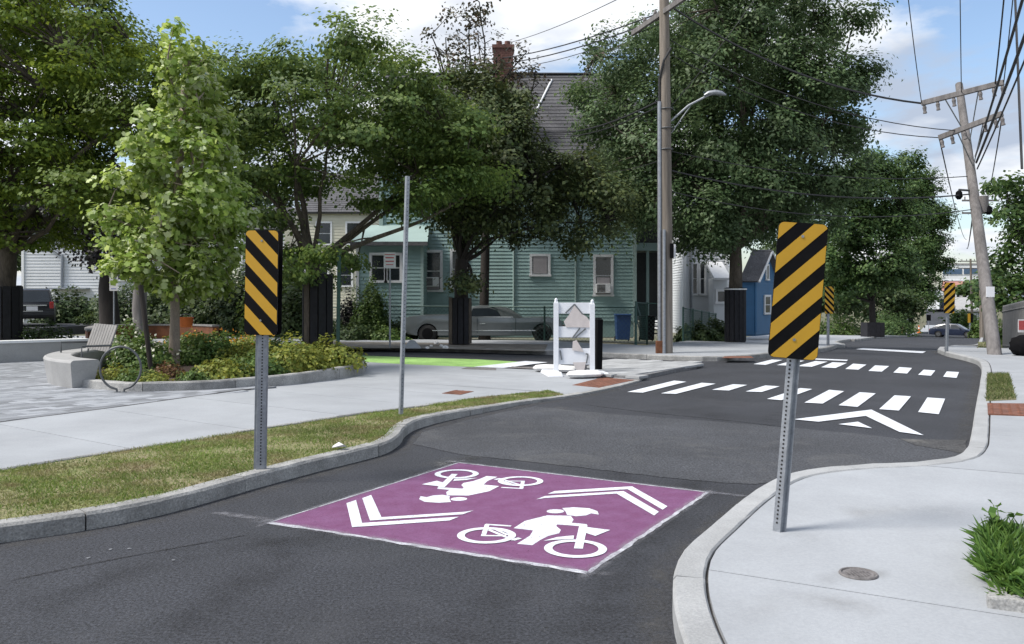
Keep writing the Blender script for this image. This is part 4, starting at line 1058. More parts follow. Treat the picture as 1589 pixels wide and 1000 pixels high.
# ------------------------------------------------------------------ cars
def car(name, label, body, cabin, Wd, wheels, r, paint, loc, rz, glass_sides, extra=None, inset=.30, cat='car', rimm=None):
    rimm = rimm or M['galv_d']
    t = thing(name, label, cat, loc, rz)
    ax = lambda u, v, d: (u, d, v)
    # body side polygon with wheel arches
    pts = []
    zb = body['zb']; xs0, xs1 = body['x0'], body['x1']
    pts.append((xs0, zb+.06))
    for wx in wheels:
        ra = r+.035
        a0 = math.asin(max(-1, min(1, (zb-r)/ra)))
        for k in range(13):
            a = math.pi-a0-(math.pi-2*a0)*k/12 if True else 0
            pts.append((wx+ra*math.cos(a), r+ra*math.sin(a)))
    pts.append((xs1, zb+.06)); pts += body['top']
    mb = MB(); n = len(pts); vs = []; fs = []
    zm = max(p[1] for p in pts)
    lay = [(-1, -.035), (-.97, 0), (.97, 0), (1, -.035)]
    hw = Wd/2
    def yy(s, v): return s*(hw-.10*max(0, (v-zm*.62)/zm)-.07*max(0, (zm*.45-v)/zm))
    for s in (-1, 1):
        vs += [(u, yy(s, v), v) for u, v in pts]
    fs = [tuple(range(n)), tuple(range(2*n-1, n-1, -1))]+[(i, n+i, n+(i+1) % n, (i+1) % n) for i in range(n)]
    bo = mb.add(vs, fs).build('body', paint, t, bevel=.035, smooth=True)
    c = cabin['pts']; zc0 = min(p[1] for p in c); zc1 = max(p[1] for p in c); n = len(c); vs = []
    cy = lambda s, v: s*(hw-.09-inset*(v-zc0)/(zc1-zc0)*.75)
    for s in (-1, 1): vs += [(u, cy(s, v), v) for u, v in c]
    MB().add(vs, [tuple(range(n)), tuple(range(2*n-1, n-1, -1))]+[(i, n+i, n+(i+1) % n, (i+1) % n) for i in range(n)]).build('roof', cabin.get('mat', paint), t, bevel=.03, smooth=True)
    for g in glass_sides:
        for s in (-1, 1):
            vs = [(u, cy(s, v)+s*.004, v) for u, v in g]+[(u, cy(s, v)-s*.02, v) for u, v in g]; m_ = len(g)
            MB().add(vs, [tuple(range(m_)), tuple(range(2*m_-1, m_-1, -1))]+[(i, (i+1) % m_, m_+(i+1) % m_, m_+i) for i in range(m_)]).build('side_window', M['glass'], t)
    for (p, q) in cabin['screens']:
        a = Vector((p[0], 0, p[1])); b = Vector((q[0], 0, q[1])); d = b-a; nn = Vector((-d.z, 0, d.x)).normalized()
        if nn.z < 0: nn = -nn
        a2 = a+d*.1; b2 = a+d*.9
        vs = []
        for e, o in ((a2, .006), (b2, .006), (a2, -.02), (b2, -.02)):
            for s in (-1, 1): 
                z_ = e.z; vs.append((e.x+nn.x*o, s*(abs(cy(1, z_))-.07), e.z+nn.z*o))
        MB().add(vs, [(0, 1, 3, 2), (4, 6, 7, 5), (0, 2, 6, 4), (1, 5, 7, 3), (0, 4, 5, 1), (2, 3, 7, 6)]).build('windscreen', M['glass'], t)
    for wx in wheels:
        for s in (-1, 1):
            y0 = s*(hw-.03); y1 = s*(hw-.24)
            wo = MB().tube([(wx, y1, r), (wx, y1+(y0-y1)*.1, r), (wx, y0-(y0-y1)*.1, r), (wx, y0, r)], [r*.9, r, r, r*.9], 24).build('tyre', M['tyre'], t, smooth=True, recalc=False)
            MB().tube([(wx, y0-s*.03, r), (wx, y0+s*.004, r), (wx, y0+s*.012, r)], [r*.64, r*.6, r*.2], 20).build('rim', rimm, wo, smooth=True, recalc=False)
    if extra: extra(t, hw)
    return t
def vintage():
    k = 33.6/FPX; loc = P(636, 530, 0); loc = Vector(((758-CX)*k, 33.6, gz(-1, 33.6)+.02))
    L = 5.5; f = lambda a: (758-a)*k           # +x = left of the picture (the front)
    z = lambda b: (529-b)*k
    body = dict(zb=.27, x0=f(868), x1=f(636), top=[(f(634), z(508)), (f(633), z(492)), (f(640), z(489)), (f(665), z(487)), (f(700), z(486.5)), (f(730), z(489)), (f(770), z(490)), (f(805), z(491)), (f(850), z(490)), (f(868), z(494)), (f(872), z(505))])
    body['top'] = body['top']
    cab = dict(pts=[(f(722), z(490)), (f(731), z(475)), (f(745), z(472.5)), (f(775), z(473)), (f(790), z(477)), (f(812), z(491))], screens=[((f(722), z(490)), (f(731), z(475))), ((f(790), z(477)), (f(812), z(491)))])
    gl = [[(f(731), z(489)), (f(735), z(477)), (f(760), z(476.5)), (f(772), z(480)), (f(778), z(489))]]
    def ex(t, hw):
        for s in (-1, 1):
            MB().box((f(752), s*(hw+.004), .47), (3.9, .015, .035)).build('chrome_strip', M['chrome'], t)
            MB().box((f(750), s*(hw-.045), z(490)), (2.3, .012, .025)).build('window_trim', M['chrome'], t)
            MB().box((f(750), s*(hw+.002), .73), (.2, .02, .025)).build('door_handle', M['chrome'], t)
            for xx in (742, 800): MB().box((f(xx), s*(hw-.02), .66), (.012, .05, .55)).build('door_seam', M['black'], t)
            p0, p1 = Vector((f(722), s*(hw-.10), z(490))), Vector((f(731), s*(hw-.32), z(475))); MB().tube([p0, p1], .035, 6).build('pillar_trim', M['chrome'], t, recalc=False)
            for q in (.55, .78): MB().cyl((f(634.5), s*q, .62), (f(633.6), s*q, .62), .085, n=16).build('headlight', M['chrome'], t)
            MB().box((f(872.8), s*.6, .6), (.03, .5, .14)).build('tail_light', M['redlens'], t)
        MB().box((f(633), 0, .43), (.10, 1.86, .13)).build('front_bumper', M['chrome'], t, bevel=.03)
        MB().box((f(874), 0, .45), (.10, 1.86, .13)).build('rear_bumper', M['chrome'], t, bevel=.03)
    car('vintage_coupe', 'long grey-green vintage coupe parked behind the fence by the teal house', body, cab, 1.95, [f(840), f(667)], .35, M['carpaint'], loc, math.pi, gl, ex, .28, rimm=M['black'])
vintage()
def suv():
    Y = 42; c = W(56, 512, Y); c.z = .34; c.x -= .1
    sheet('driveway', [(c.x-3, 38.5), (c.x+2.2, 38.5), (c.x+3, 47), (c.x-4, 47)], .34, M['asphalt_old'], None, 'structure', skirt=.5)
    # in local space +x is forward; turned so its rear faces the camera
    body = dict(zb=.36, x0=-2.3, x1=2.3, top=[(2.35, .62), (2.3, .95), (1.3, 1.05), (-2.3, 1.10), (-2.36, .8)])
    cab = dict(pts=[(1.25, 1.04), (.55, 1.72), (-1.6, 1.78), (-2.0, 1.72), (-2.28, 1.09)], screens=[((-2.0, 1.72), (-2.28, 1.09)), ((.55, 1.72), (1.25, 1.04))])
    gl = [[(.95, 1.12), (.5, 1.62), (-.3, 1.66), (-.3, 1.12)], [(-.4, 1.12), (-.4, 1.66), (-1.2, 1.66), (-1.2, 1.12)], [(-1.3, 1.12), (-1.3, 1.66), (-1.75, 1.62), (-2.0, 1.12)]]
    def ex(t, hw):
        MB().box((-2.37, 0, .62), (.14, 1.84, .20)).build('rear_bumper', M['carblack'], t, bevel=.03)
        MB().box((-2.35, 0, .85), (.03, .46, .20)).build('number_plate', M['signwhite'], t)
        MB().box((-2.345, .0, 1.0), (.04, 1.2, .05)).build('chrome_strip', M['chrome'], t)
        MB().box((-2.42, .0, .73), (.03, .9, .03)).build('chrome_strip', M['chrome'], t)
        for s in (-1, 1): MB().box((-2.30, s*.80, .98), (.10, .17, .36)).build('tail_light', M['redlens'], t, bevel=.02)
        for s in (-1, 1): MB().tube([(-1.6, s*.55, 1.84), (.3, s*.55, 1.82)], .025, 6).build('roof_rail', M['black'], t, recalc=False)
        for s in (-1, 1): MB().box((.75, s*.98, 1.16), (.12, .16, .14)).build('mirror', M['carblack'], t, bevel=.02)
    car('dark_suv', 'dark sport utility car seen from behind, parked before the hedge', body, cab, 1.85, [-1.45, 1.45], .36, M['carblack'], c, R(117), gl, ex, .20)
suv()
def far_sedan():
    p = P(1481, 524, 0); sc_ = 1
    body = dict(zb=.25, x0=-2.2, x1=2.2, top=[(2.25, .45), (2.2, .66), (1.2, .86), (-1.6, .95), (-2.15, .92), (-2.25, .6)])
    cab = dict(pts=[(1.15, .86), (.35, 1.38), (-.7, 1.43), (-1.5, 1.28), (-2.0, .94)], screens=[((.35, 1.38), (1.15, .86)), ((-1.5, 1.28), (-2.0, .94))])
    gl = [[(.8, .92), (.3, 1.3), (-.2, 1.34), (-.2, .92)], [(-.28, .92), (-.28, 1.34), (-.8, 1.33), (-1.4, 1.1), (-1.5, .95)]]
    def ex(t, hw):
        for s in (-1, 1):
            MB().box((2.2, s*.62, .62), (.08, .36, .14)).build('headlight', M['chrome'], t, bevel=.02)
            MB().box((-2.2, s*.68, .78), (.07, .3, .16)).build('tail_light', M['redlens'], t, bevel=.02)
            MB().box((.7, s*.95, .98), (.12, .14, .1)).build('mirror', M['carnavy'], t)
        MB().box((2.24, 0, .42), (.06, 1.5, .2)).build('front_bumper', M['black'], t, bevel=.02)
    car('navy_hatchback', 'dark blue hatchback crossing the far end of the street', body, cab, 1.78, [-1.35, 1.35], .32, M['carnavy'], p, R(-38), gl, ex, .28)
far_sedan()

# ------------------------------------------------------------------ houses
def clap(mb, a, b, z0, z1, step=.15, out=.03, nrm=None):
    """lapped boards on the wall a->b (2-D), outside towards nrm"""
    a = Vector(a); b = Vector(b); d = (b-a).normalized(); n = Vector((d.y, -d.x)) if nrm is None else Vector(nrm)
    z = z0
    while z < z1-1e-4:
        t = min(z+step, z1)
        p = [a+n*out, b+n*out, b, a]
        mb.add([(p[0].x, p[0].y, z), (p[1].x, p[1].y, z), (p[2].x, p[2].y, t), (p[3].x, p[3].y, t), (a.x, a.y, z), (b.x, b.y, z)], [(0, 1, 2, 3), (4, 5, 1, 0)])
        z = t
def gable(mb, a, b, apex, z0, step=.12, out=.016, nrm=None):
    """clapboarded triangle a,b (2-D at z0), apex 3-D"""
    a = Vector(a); b = Vector(b); c = Vector(apex[:2]); d = (b-a).normalized(); n = Vector((d.y, -d.x)) if nrm is None else Vector(nrm)
    z = z0; H = apex[2]-z0
    while z < apex[2]-.01:
        t = min(z+step, apex[2]); k0 = (z-z0)/H; k1 = (t-z0)/H
        l0 = a+(c-a)*k0; r0 = b+(c-b)*k0; l1 = a+(c-a)*k1; r1 = b+(c-b)*k1
        mb.add([(l0.x+n.x*out, l0.y+n.y*out, z), (r0.x+n.x*out, r0.y+n.y*out, z), (r1.x, r1.y, t), (l1.x, l1.y, t)], [(0, 1, 2, 3)]); z = t
def window(parent, O, c, wd, ht, u, n, frame=.10, sash=True, blind=0.0, fm=None, mull=0, depth=.07):
    """c: centre on the wall surface, u: horizontal dir, n: outward (both 3-D unit)"""
    u = Vector(u); n = Vector(n); c = Vector(c)-Vector(O); up = Vector((0, 0, 1)); rt = Matrix((u, -n, up)).transposed()
    mb = MB()
    for s in (-1, 1): mb.box(c+u*s*(wd/2+frame/2)+n*depth/2, (frame, depth, ht+2*frame), rt)
    mb.box(c+up*(ht/2+frame/2)+n*(depth/2+.004), (wd+.002, depth+.008, frame), rt); mb.box(c-up*(ht/2+frame/2)+n*(depth/2+.01), (wd+2*frame+.06, depth+.03, frame*.8), rt)
    fr = mb.build('window', fm or M['trim'], parent)
    hs = [(.25, .5), (-.25, .5)] if sash else [(0, 1)]
    cols = [(-.5+(i+.5)/(mull+1), 1/(mull+1)) for i in range(mull+1)]
    for i, (zc, hh) in enumerate(hs):
        for (xc, ww) in cols:
            MB().box(c+u*xc*wd+up*zc*ht+n*(.045 if i == 0 else .038), (wd*ww-.05, .012, ht*hh-.05), rt).build('pane', M['glass'], fr)
    MB().box(c+n*.02, (wd, .02, ht), rt).build('sash', M['trim'], fr) if True else None
    if blind: MB().box(c+up*(ht/2-blind*ht/2)*(1)+n*.056 if blind > 0 else c+up*(-ht/2-blind*ht/2)+n*.056, (wd-.1, .006, abs(blind)*ht), rt).build('blind', M['blind'], fr)
    return fr
def ac_unit(label, c):
    t = thing('air_conditioner', label, 'air conditioner', c, 0, 'window air conditioners of the teal house')
    MB().box((0, -.12, 0), (.62, .38, .40)).build('case', M['trim'], t, bevel=.02)
    MB().box((-.1, -.312, 0), (.34, .01, .32)).build('grille', M['black'], t)
    mb = MB()
    for i in range(6): mb.box((-.1, -.32, -.13+i*.052), (.34, .008, .012))
    mb.build('louvre', M['trim'], t)
def roof_slab(mb, a, b, c, d, th=.12, mi=0):
    """quad a,b (eave) c,d (ridge) given thickness downward"""
    q = [Vector(x) for x in (a, b, c, d)]; n = (q[1]-q[0]).cross(q[3]-q[0]).normalized(); n = n if n.z > 0 else -n
    vs = q+[x-n*th for x in q]
    mb.add(vs, [(0, 1, 2, 3), (7, 6, 5, 4), (0, 4, 5, 1), (1, 5, 6, 2), (2, 6, 7, 3), (3, 7, 4, 0)], mi)
def shingle_rows(mb, a, b, c, d, step=.28, th=.02):
    a, b, c, d = [Vector(x) for x in (a, b, c, d)]; n = (b-a).cross(d-a).normalized(); n = n if n.z > 0 else -n
    L = ((d-a).length+(c-b).length)/2; k = int(L/step)
    for i in range(k):
        t0 = i/k; t1 = (i+1)/k
        l0 = a+(d-a)*t0; r0 = b+(c-b)*t0; l1 = a+(d-a)*t1; r1 = b+(c-b)*t1
        mb.add([l0+n*(th+.015), r0+n*(th+.015), r1+n*.012, l1+n*.012, l0+n*.003, r0+n*.003], [(0, 1, 2, 3), (4, 5, 1, 0)])
def teal_house():
    Y = 37.0; x0, x1 = -5.6, 5.25; YB = 46.0; ze = 7.8; O = Vector((x0, Y, 0))
    t = thing('teal_house', 'two storey teal clapboard house with a grey shingle roof and brick chimney', 'house', O)
    mb = MB(); mb.box(((x0+x1)/2, (Y+YB)/2+.02, ze/2), (x1-x0-.04, YB-Y-.04, ze)); 
    mb.build('wall', M['teal'], t, O)
    mb = MB(); clap(mb, (x0, Y), (x1, Y), .7, ze); clap(mb, (x1, Y), (x1, YB), .7, ze); clap(mb, (x0, YB), (x0, Y), .7, ze)
    yr = (Y+YB)/2; zr = 12.4
    gable(mb, (x1, Y), (x1, YB), (x1, yr, zr), ze); gable(mb, (x0, YB), (x0, Y), (x0, yr, zr), ze)
    mb.build('siding', M['teal'], t, O, kind='stuff', recalc=False)
    mb = MB(); mb.box(((x0+x1)/2, (Y+YB)/2, .33), (x1-x0-.1, YB-Y-.1, .72)); mb.build('foundation', M['concrete2'], t, O)
    mb = MB()
    for px in (683, 797, 893, 960): 
        pass
    for x, y in ((x0, Y), (x1, Y)): mb.box((x, y, ze/2+.3), (.16, .16, ze-.62))
    mb.build('corner_board', M['teal_p'], t, O)
    e = .45
    E0, E1, E2, E3 = (x0-.5, Y-e, ze-.35), (x1+.5, Y-e, ze-.35), (x1+.5, yr, zr), (x0-.5, yr, zr)
    F0, F1 = (x0-.5, YB+e, ze-.35), (x1+.5, YB+e, ze-.35)
    mb = MB(); roof_slab(mb, E0, E1, E2, E3); roof_slab(mb, F1, F0, E3, E2)
    rf = mb.build('roof', M['shingle'], t, O)
    mb = MB(); shingle_rows(mb, E0, E1, E2, E3); shingle_rows(mb, F1, F0, E3, E2); mb.build('shingles', M['shingle'], rf, O-O if False else O, kind='stuff', recalc=False)
    MB().box(((x0+x1)/2, Y-e-.03, ze-.44), (x1-x0+1, .06, .16)).build('eave_board', M['trim'], rf, O)
    MB().box(((x0+x1)/2, yr, zr+.05), (x1-x0+1, .25, .06)).build('ridge_cap', M['shingle'], rf, O)
    # pale flashing strip running up the roof
    a = Vector(W(820, 183, 38.9)); s = (zr-ze+.35)/(yr-Y+e)
    def on(px, py):
        # point of the front roof plane seen at this pixel
        A = (px-CX)/FPX; B = (py-HY)/FPX; Yp = (HC-(ze-.35)+s*(Y-e))/(s+B); return Vector((A*Yp, Yp, ze-.35+s*(Yp-(Y-e))))
    p, q = on(856, 126), on(826, 186); mb = MB(); mb.tube([p+Vector((0, -.03, .05)), q+Vector((0, -.03, .05))], .05, 6); mb.build('flashing', M['trim'], rf, O, recalc=False)
    ch = Vector((W(781, 100, yr).x, yr, 0)); mb = MB(); 
    mb.box((ch.x, yr, 12.6), (.95, .8, 2.0)); mb.box((ch.x, yr, 13.66), (1.06, .92, .16)); co = mb.build('chimney', M['brick'], rf, O)
    mb = MB()
    for i in range(24):
        for j in range(5): 
            if 11.62+i*.082 < 13.5: mb.box((ch.x-.38+j*.19+(.095 if i % 2 else 0)-.04, yr-.40, 11.62+i*.082), (.178, .03, .070))
    mb.build('bricks', M['brick'], rf, O, kind='stuff', recalc=False)
    pot = MB(); pot.tube([(ch.x-.2, yr, 13.7), (ch.x-.2, yr, 14.0)], .14, 10); pot.tube([(ch.x+.2, yr, 13.7), (ch.x+.2, yr, 14.0)], .14, 10); pot.build('chimney_pot', M['brick'], rf, O)
    # windows of the street side
    U = (1, 0, 0); Nn = (0, -1, 0)
    def win(pxc, pyc, pw, ph, **k): 
        c = W(pxc, pyc, Y); c.y = Y-.015; return window(t, O, c, pw/FPX*Y, ph/FPX*Y, U, Nn, **k)
    win(672, 421, 23, 58, blind=-.3); win(838, 412, 25, 28, sash=False, blind=.95); win(936, 428, 24, 58, blind=-.45); win(712, 418, 20, 55)
    for px in (640, 730, 838, 936): 
        c = W(px, 300, Y); win(px, 290, 24, 54, blind=.3)
    # right side wall windows and porch
    window(t, O, Vector((x1+.015, Y+.9, 2.7)), .8, 1.6, (0, 1, 0), (1, 0, 0))
    window(t, O, Vector((x1+.015, Y+1.2, 6.0)), .8, 1.5, (0, 1, 0), (1, 0, 0))
    for px in (797, 893):
        c = W(px, 440, Y); mb = MB(); mb.tube([(c.x, Y-.06, .8), (c.x, Y-.06, ze-.6)], .04, 8); mb.build('downspout', M['teal_p'], t, O, recalc=False)
    # porch on the right side
    px0, px1, py0, py1 = x1+.05, x1+1.9, Y+2.2, Y+7.5
    pr = thing('side_porch', 'dark two level side porch with stairs attached to the teal house', 'porch', Vector((px0, py0, 0)))
    OO = Vector((px0, py0, 0))
    MB().box(((px0+px1)/2, (py0+py1)/2, .75), (px1-px0, py1-py0, .16)).build('deck', M['wood_grey'], pr, OO)
    MB().box(((px0+px1)/2, (py0+py1)/2, 4.0), (px1-px0+.2, py1-py0+.2, .35)).build('porch_roof', M['teal_p'], pr, OO)
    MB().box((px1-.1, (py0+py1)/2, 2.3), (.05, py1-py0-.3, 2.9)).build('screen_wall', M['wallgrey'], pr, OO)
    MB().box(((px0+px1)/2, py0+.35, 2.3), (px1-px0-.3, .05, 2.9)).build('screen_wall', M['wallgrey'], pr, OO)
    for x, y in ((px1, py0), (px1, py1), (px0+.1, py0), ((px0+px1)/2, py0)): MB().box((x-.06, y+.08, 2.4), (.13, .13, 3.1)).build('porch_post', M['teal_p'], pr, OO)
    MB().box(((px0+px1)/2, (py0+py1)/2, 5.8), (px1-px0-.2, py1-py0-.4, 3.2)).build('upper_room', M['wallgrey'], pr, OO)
    for i in range(5): MB().box(((px0+px1)/2, py0-.15-i*.27, .72-i*.15), (1.2, .28, .05)).build('stair_tread', M['wood_grey'], pr, OO)
    for s in (px0+.3, px1-.3): 
        mb = MB(); mb.tube([(s, py0-.1, 1.6), (s, py0-1.4, .95)], .03, 6); mb.tube([(s, py0-.1, .9), (s, py0-1.4, .25)], .03, 6); mb.tube([(s, py0-1.4, 0), (s, py0-1.4, .95)], .03, 6); mb.build('handrail', M['galv'], pr, OO, recalc=False)
    # bay room on the left
    by = 35.0; bx0, bx1 = W(555, 0, by).x, W(655, 0, by).x; be = 3.95; bO = O
    mb = MB(); mb.box(((bx0+bx1)/2, (by+Y)/2+.04, be/2), (bx1-bx0-.04, Y-by-.02, be)); bay = mb.build('bay', M['teal'], t, O)
    mb = MB(); clap(mb, (bx0, by), (bx1, by), .6, be); clap(mb, (bx1, by), (bx1, Y), .6, be); clap(mb, (bx0, Y), (bx0, by), .6, be); mb.build('bay_siding', M['teal'], bay, O, kind='stuff', recalc=False)
    mb = MB(); roof_slab(mb, (bx0-.25, by-.3, be), (bx1+.25, by-.3, be), (bx1+.1, Y, be+.85), (bx0-.1, Y, be+.85), .1); mb.build('bay_roof', M['teal_p'], bay, O)
    MB().box(((bx0+bx1)/2, by-.28, be-.09), (bx1-bx0+.5, .1, .14)).build('bay_fascia', M['shingle'], bay, O)
    for x in (bx0, bx1): MB().box((x, by, be/2+.2), (.12, .12, be-.5)).build('corner_board', M['trim'] if x == bx0 else M['teal_p'], bay, O)
    for px in (587, 611):
        c = W(px, 416, by); c.y = by-.015; window(t, O, c, 20/FPX*by, 40/FPX*by, U, Nn, frame=.09)
    c = W(672, 447, Y); ac_unit('white air conditioner in the tall window left of the leafy street tree', (c.x-.05, Y-.1, c.z+.25))
    c = W(935, 457, Y); ac_unit('white air conditioner in the window above the blue bin', (c.x, Y-.1, c.z+.25))
teal_house()
def simple_house(name, label, x0, x1, Y, depth, ze, zr, wallm, roofm, wins, ridge='x', zb=0, doors=(), trimw=True, step=.14):
    O = Vector((x0, Y, zb)); t = thing(name, label, 'house', O); YB = Y+depth
    MB().box(((x0+x1)/2, (Y+YB)/2+.02, (zb+ze)/2), (x1-x0-.04, depth-.04, ze-zb)).build('wall', wallm, t, O)
    mb = MB(); clap(mb, (x0, Y), (x1, Y), zb+.3, ze, step); clap(mb, (x1, Y), (x1, YB), zb+.3, ze, step); clap(mb, (x0, YB), (x0, Y), zb+.3, ze, step)
    rb = MB()
    if ridge == 'x':
        yr = (Y+YB)/2; gable(mb, (x1, Y), (x1, YB), (x1, yr, zr), ze, step); gable(mb, (x0, YB), (x0, Y), (x0, yr, zr), ze, step)
        q = [(x0-.3, Y-.35, ze-.2), (x1+.3, Y-.35, ze-.2), (x1+.3, yr, zr+.1), (x0-.3, yr, zr+.1)]; q2_ = [(x1+.3, YB+.35, ze-.2), (x0-.3, YB+.35, ze-.2), (x0-.3, yr, zr+.1), (x1+.3, yr, zr+.1)]
    else:
        xr = (x0+x1)/2; gable(mb, (x0, Y), (x1, Y), (xr, Y, zr), ze, step)
        q = [(x0-.3, YB, ze-.2), (x0-.3, Y-.35, ze-.2), (xr, Y-.35, zr+.1), (xr, YB, zr+.1)]; q2_ = [(x1+.3, Y-.35, ze-.2), (x1+.3, YB, ze-.2), (xr, YB, zr+.1), (xr, Y-.35, zr+.1)]
    mb.build('siding', wallm, t, O, kind='stuff', recalc=False)
    roof_slab(rb, *q); roof_slab(rb, *q2_); rf = rb.build('roof', roofm, t, O)
    mb = MB(); shingle_rows(mb, *q); shingle_rows(mb, *q2_); mb.build('shingles', roofm, rf, O, kind='stuff', recalc=False)
    for (x, z, wd, ht) in wins: window(t, O, (x, Y-.015, z), wd, ht, (1, 0, 0), (0, -1, 0), frame=.1)
    for x in (x0, x1): MB().box((x, Y, (zb+ze)/2), (.16, .16, ze-zb-.1)).build('corner_board', M['trim'], t, O)
    return t, O
# white house at the left
Y = 56; a = W(36, 0, Y).x; b = W(165, 0, Y).x
t, O = simple_house('white_house', 'white clapboard house with a downspout behind the hedge at the left', a, b+3, Y, 9, 6.3, 9.3, M['whiteside'], M['shingle'], [(b+1.2, 3.6, .9, 1.5), (b+1.2, 6.0-.8, .9, 1.2)], step=.2)
p = [W(74, 358, Y), W(76, 383, Y), W(98, 397, Y), W(97, 450, Y)]
MB().tube([(q.x, Y-.12, q.z) for q in p], .09, 8).build('downspout', M['galv'], t, O, recalc=False)
c = W(110, 448, Y); MB().box((c.x, Y-.3, c.z), (2.5, .6, .1)).build('awning', M['galv'], t, O)
# pale low building behind the left marker
Y = 60; a = W(375, 0, Y).x; b = W(440, 0, Y).x
t, O = simple_house('white_cottage', 'small white house glimpsed behind the left striped marker', a, b, Y, 7, 6.6, 8.2, M['whiteside'], M['shingle'], [(a+.8, 5.4, .7, 1.0), (a+2, 5.4, .7, 1.0), (a+1.3, 2.6, .8, 1.3)], step=.2)
Y = 58; a = W(475, 0, Y).x; b = W(575, 0, Y).x
simple_house('cream_house', 'cream house showing through the branches left of the teal house', a, b, Y, 8, 7.6, 10.5, M['cream'], M['shingle'], [(a+1.2, 6, .9, 1.4), (a+3.2, 6, .9, 1.4), (a+2.6, 3.2, .9, 1.4), (a+1, 3.2, .9, 1.4)], step=.2)
# right of the utility pole
Y = 46; a = W(1062, 0, Y).x; b = W(1128, 0, Y).x
t, O = simple_house('white_house', 'tall white clapboard house right of the wooden utility pole', a, b, Y, 10, 7.5, 10, M['whiteside'], M['shingle'], [(a+.55, 2.7, .22, 1.6), (a+.95, 2.7, .22, 1.6), (a+1.0, 6, .7, 1.3)], zb=-.3)
mb = MB(); mb.tube([(a+.35, Y-.1, .2), (a+.35, Y-.1, 7)], .06, 8); mb.build('downspout', M['galv'], t, O, recalc=False)
Yp = 44.5; a2 = W(1104, 0, Yp).x; b2 = W(1130, 0, Yp).x
mb = MB(); roof_slab(mb, (a2, Yp-.6, 2.7), (b2, Yp-.6, 2.7), (b2, Yp+1.3, 3.6), (a2, Yp+1.3, 3.6)); mb.build('entrance_roof', M['trim'], t, O)
MB().box(((a2+b2)/2, Yp+.5, 1.2), (b2-a2-.2, 1.2, 2.9)).build('entrance_porch', M['whiteside'], t, O)
window(t, O, ((a2+b2)/2+.1, Yp-.11, 1.75), .5, .55, (1, 0, 0), (0, -1, 0), sash=False)
# blue house: gable towards the street on the right
def blue_house():
    Y0 = 47.0; O = W(1172, 490, Y0); O.z = -.4
    t = thing('blue_house', 'bright blue cottage with white trimmed gable behind the maple trunk', 'house', O)
    A = W(1150, 0, Y0); B = W(1172, 0, Y0); C = W(1206, 0, Y0+2.4)
    A, B, C = [Vector((q.x, q.y)) for q in (A, B, C)]
    ze = HC-(432-HY)/FPX*Y0; D = A+(C-B)
    zr = HC-(391-HY)/FPX*(Y0+1.2)
    mb = MB(); clap(mb, A, B, -.3, ze); clap(mb, B, C, -.3, ze); mid = (B+C)/2; gable(mb, B, C, (mid.x, mid.y, zr), ze)
    mb.build('siding', M['blueside'], t, O, kind='stuff', recalc=False)
    mb = MB(); i_ = lambda p, z: (p.x, p.y+.03, z)
    mb.add([i_(A, -.4), i_(B, -.4), i_(C, -.4), i_(D, -.4), i_(A, ze), i_(B, ze), i_(C, ze), i_(D, ze)], [(0, 1, 5, 4), (1, 2, 6, 5), (2, 3, 7, 6), (3, 0, 4, 7)]); mb.build('wall', M['blueside'], t, O)
    ma = (A+D)/2; d = (B-A).normalized(); u = (C-B).normalized()
    e = lambda p, z: (p.x, p.y, z)
    mb = MB(); roof_slab(mb, e(A-u*.3, ze-.15), e(B+d*.3-u*.3, ze-.15), e(mid+d*.3, zr+.12), e(ma, zr+.12)); roof_slab(mb, e(C+d*.3+u*.3, ze-.15), e(D+u*.3, ze-.15), e(ma, zr+.12), e(mid+d*.3, zr+.12))
    rf = mb.build('roof', M['shingle'], t, O)
    for p, q in ((B-u*.3, mid), (C+u*.3, mid)):
        mb = MB(); mb.tube([e(p+d*.32, ze-.22), e(q+d*.32, zr+.02)], .07, 4); mb.build('bargeboard', M['trim'], rf, O, recalc=False)
    n = Vector((u.y, -u.x)); c = mid+n*.02; window(t, O, (c.x, c.y, ze+.35), .28, .75, (u.x, u.y, 0), (n.x, n.y, 0), frame=.08, sash=False)
    window(t, O, (c.x, c.y, 1.3), .7, .9, (u.x, u.y, 0), (n.x, n.y, 0), frame=.1)
    MB().box((B.x, B.y, ze/2-.1), (.12, .12, ze+.2), Matrix.Rotation(.6, 3, 'Z')).build('corner_board', M['blueside'], t, O)
blue_house()

# far buildings beyond the dip
def far_block(name, label, px0, px1, pyt, pyb, Y, depth, wallm, rows, winm, roofm=None, gab=0):
    a, b = W(px0, pyb, Y), W(px1, pyb, Y); zt = W(0, pyt, Y).z; zb = min(a.z, gz(a.x, Y)) - 3
    O = Vector((a.x, Y, zb)); t = thing(name, label, 'building', O, -math.atan2((a.x+b.x)/2, Y))
    MB().box(((a.x+b.x)/2, Y+depth/2, (zb+zt)/2), (b.x-a.x, depth, zt-zb)).build('wall', wallm, t, O)
    for (r0, r1, n, g) in rows:
        z0, z1 = W(0, r1, Y).z, W(0, r0, Y).z
        for i in range(n):
            wx = (b.x-a.x)/n; fr = MB().box((a.x+wx*(i+.5), Y-.05, (z0+z1)/2), (wx*g+.5, .3, z1-z0+.5)).build('window', M['trim'], t, O)
            MB().box((a.x+wx*(i+.5), Y-.25, (z0+z1)/2), (wx*g, .2, z1-z0)).build('pane', winm, fr, O)
    if roofm:
        mb = MB()
        if gab: roof_slab(mb, (a.x-.4, Y-.5, zt-.05), (b.x+.4, Y-.5, zt-.05), (b.x+.4, Y+depth/2, zt+gab), (a.x-.4, Y+depth/2, zt+gab), .2)
        else: mb.box(((a.x+b.x)/2, Y+depth/2, zt+.25), (b.x-a.x+.8, depth+.8, .5))
        mb.build('roof', roofm, t, O)
    return t
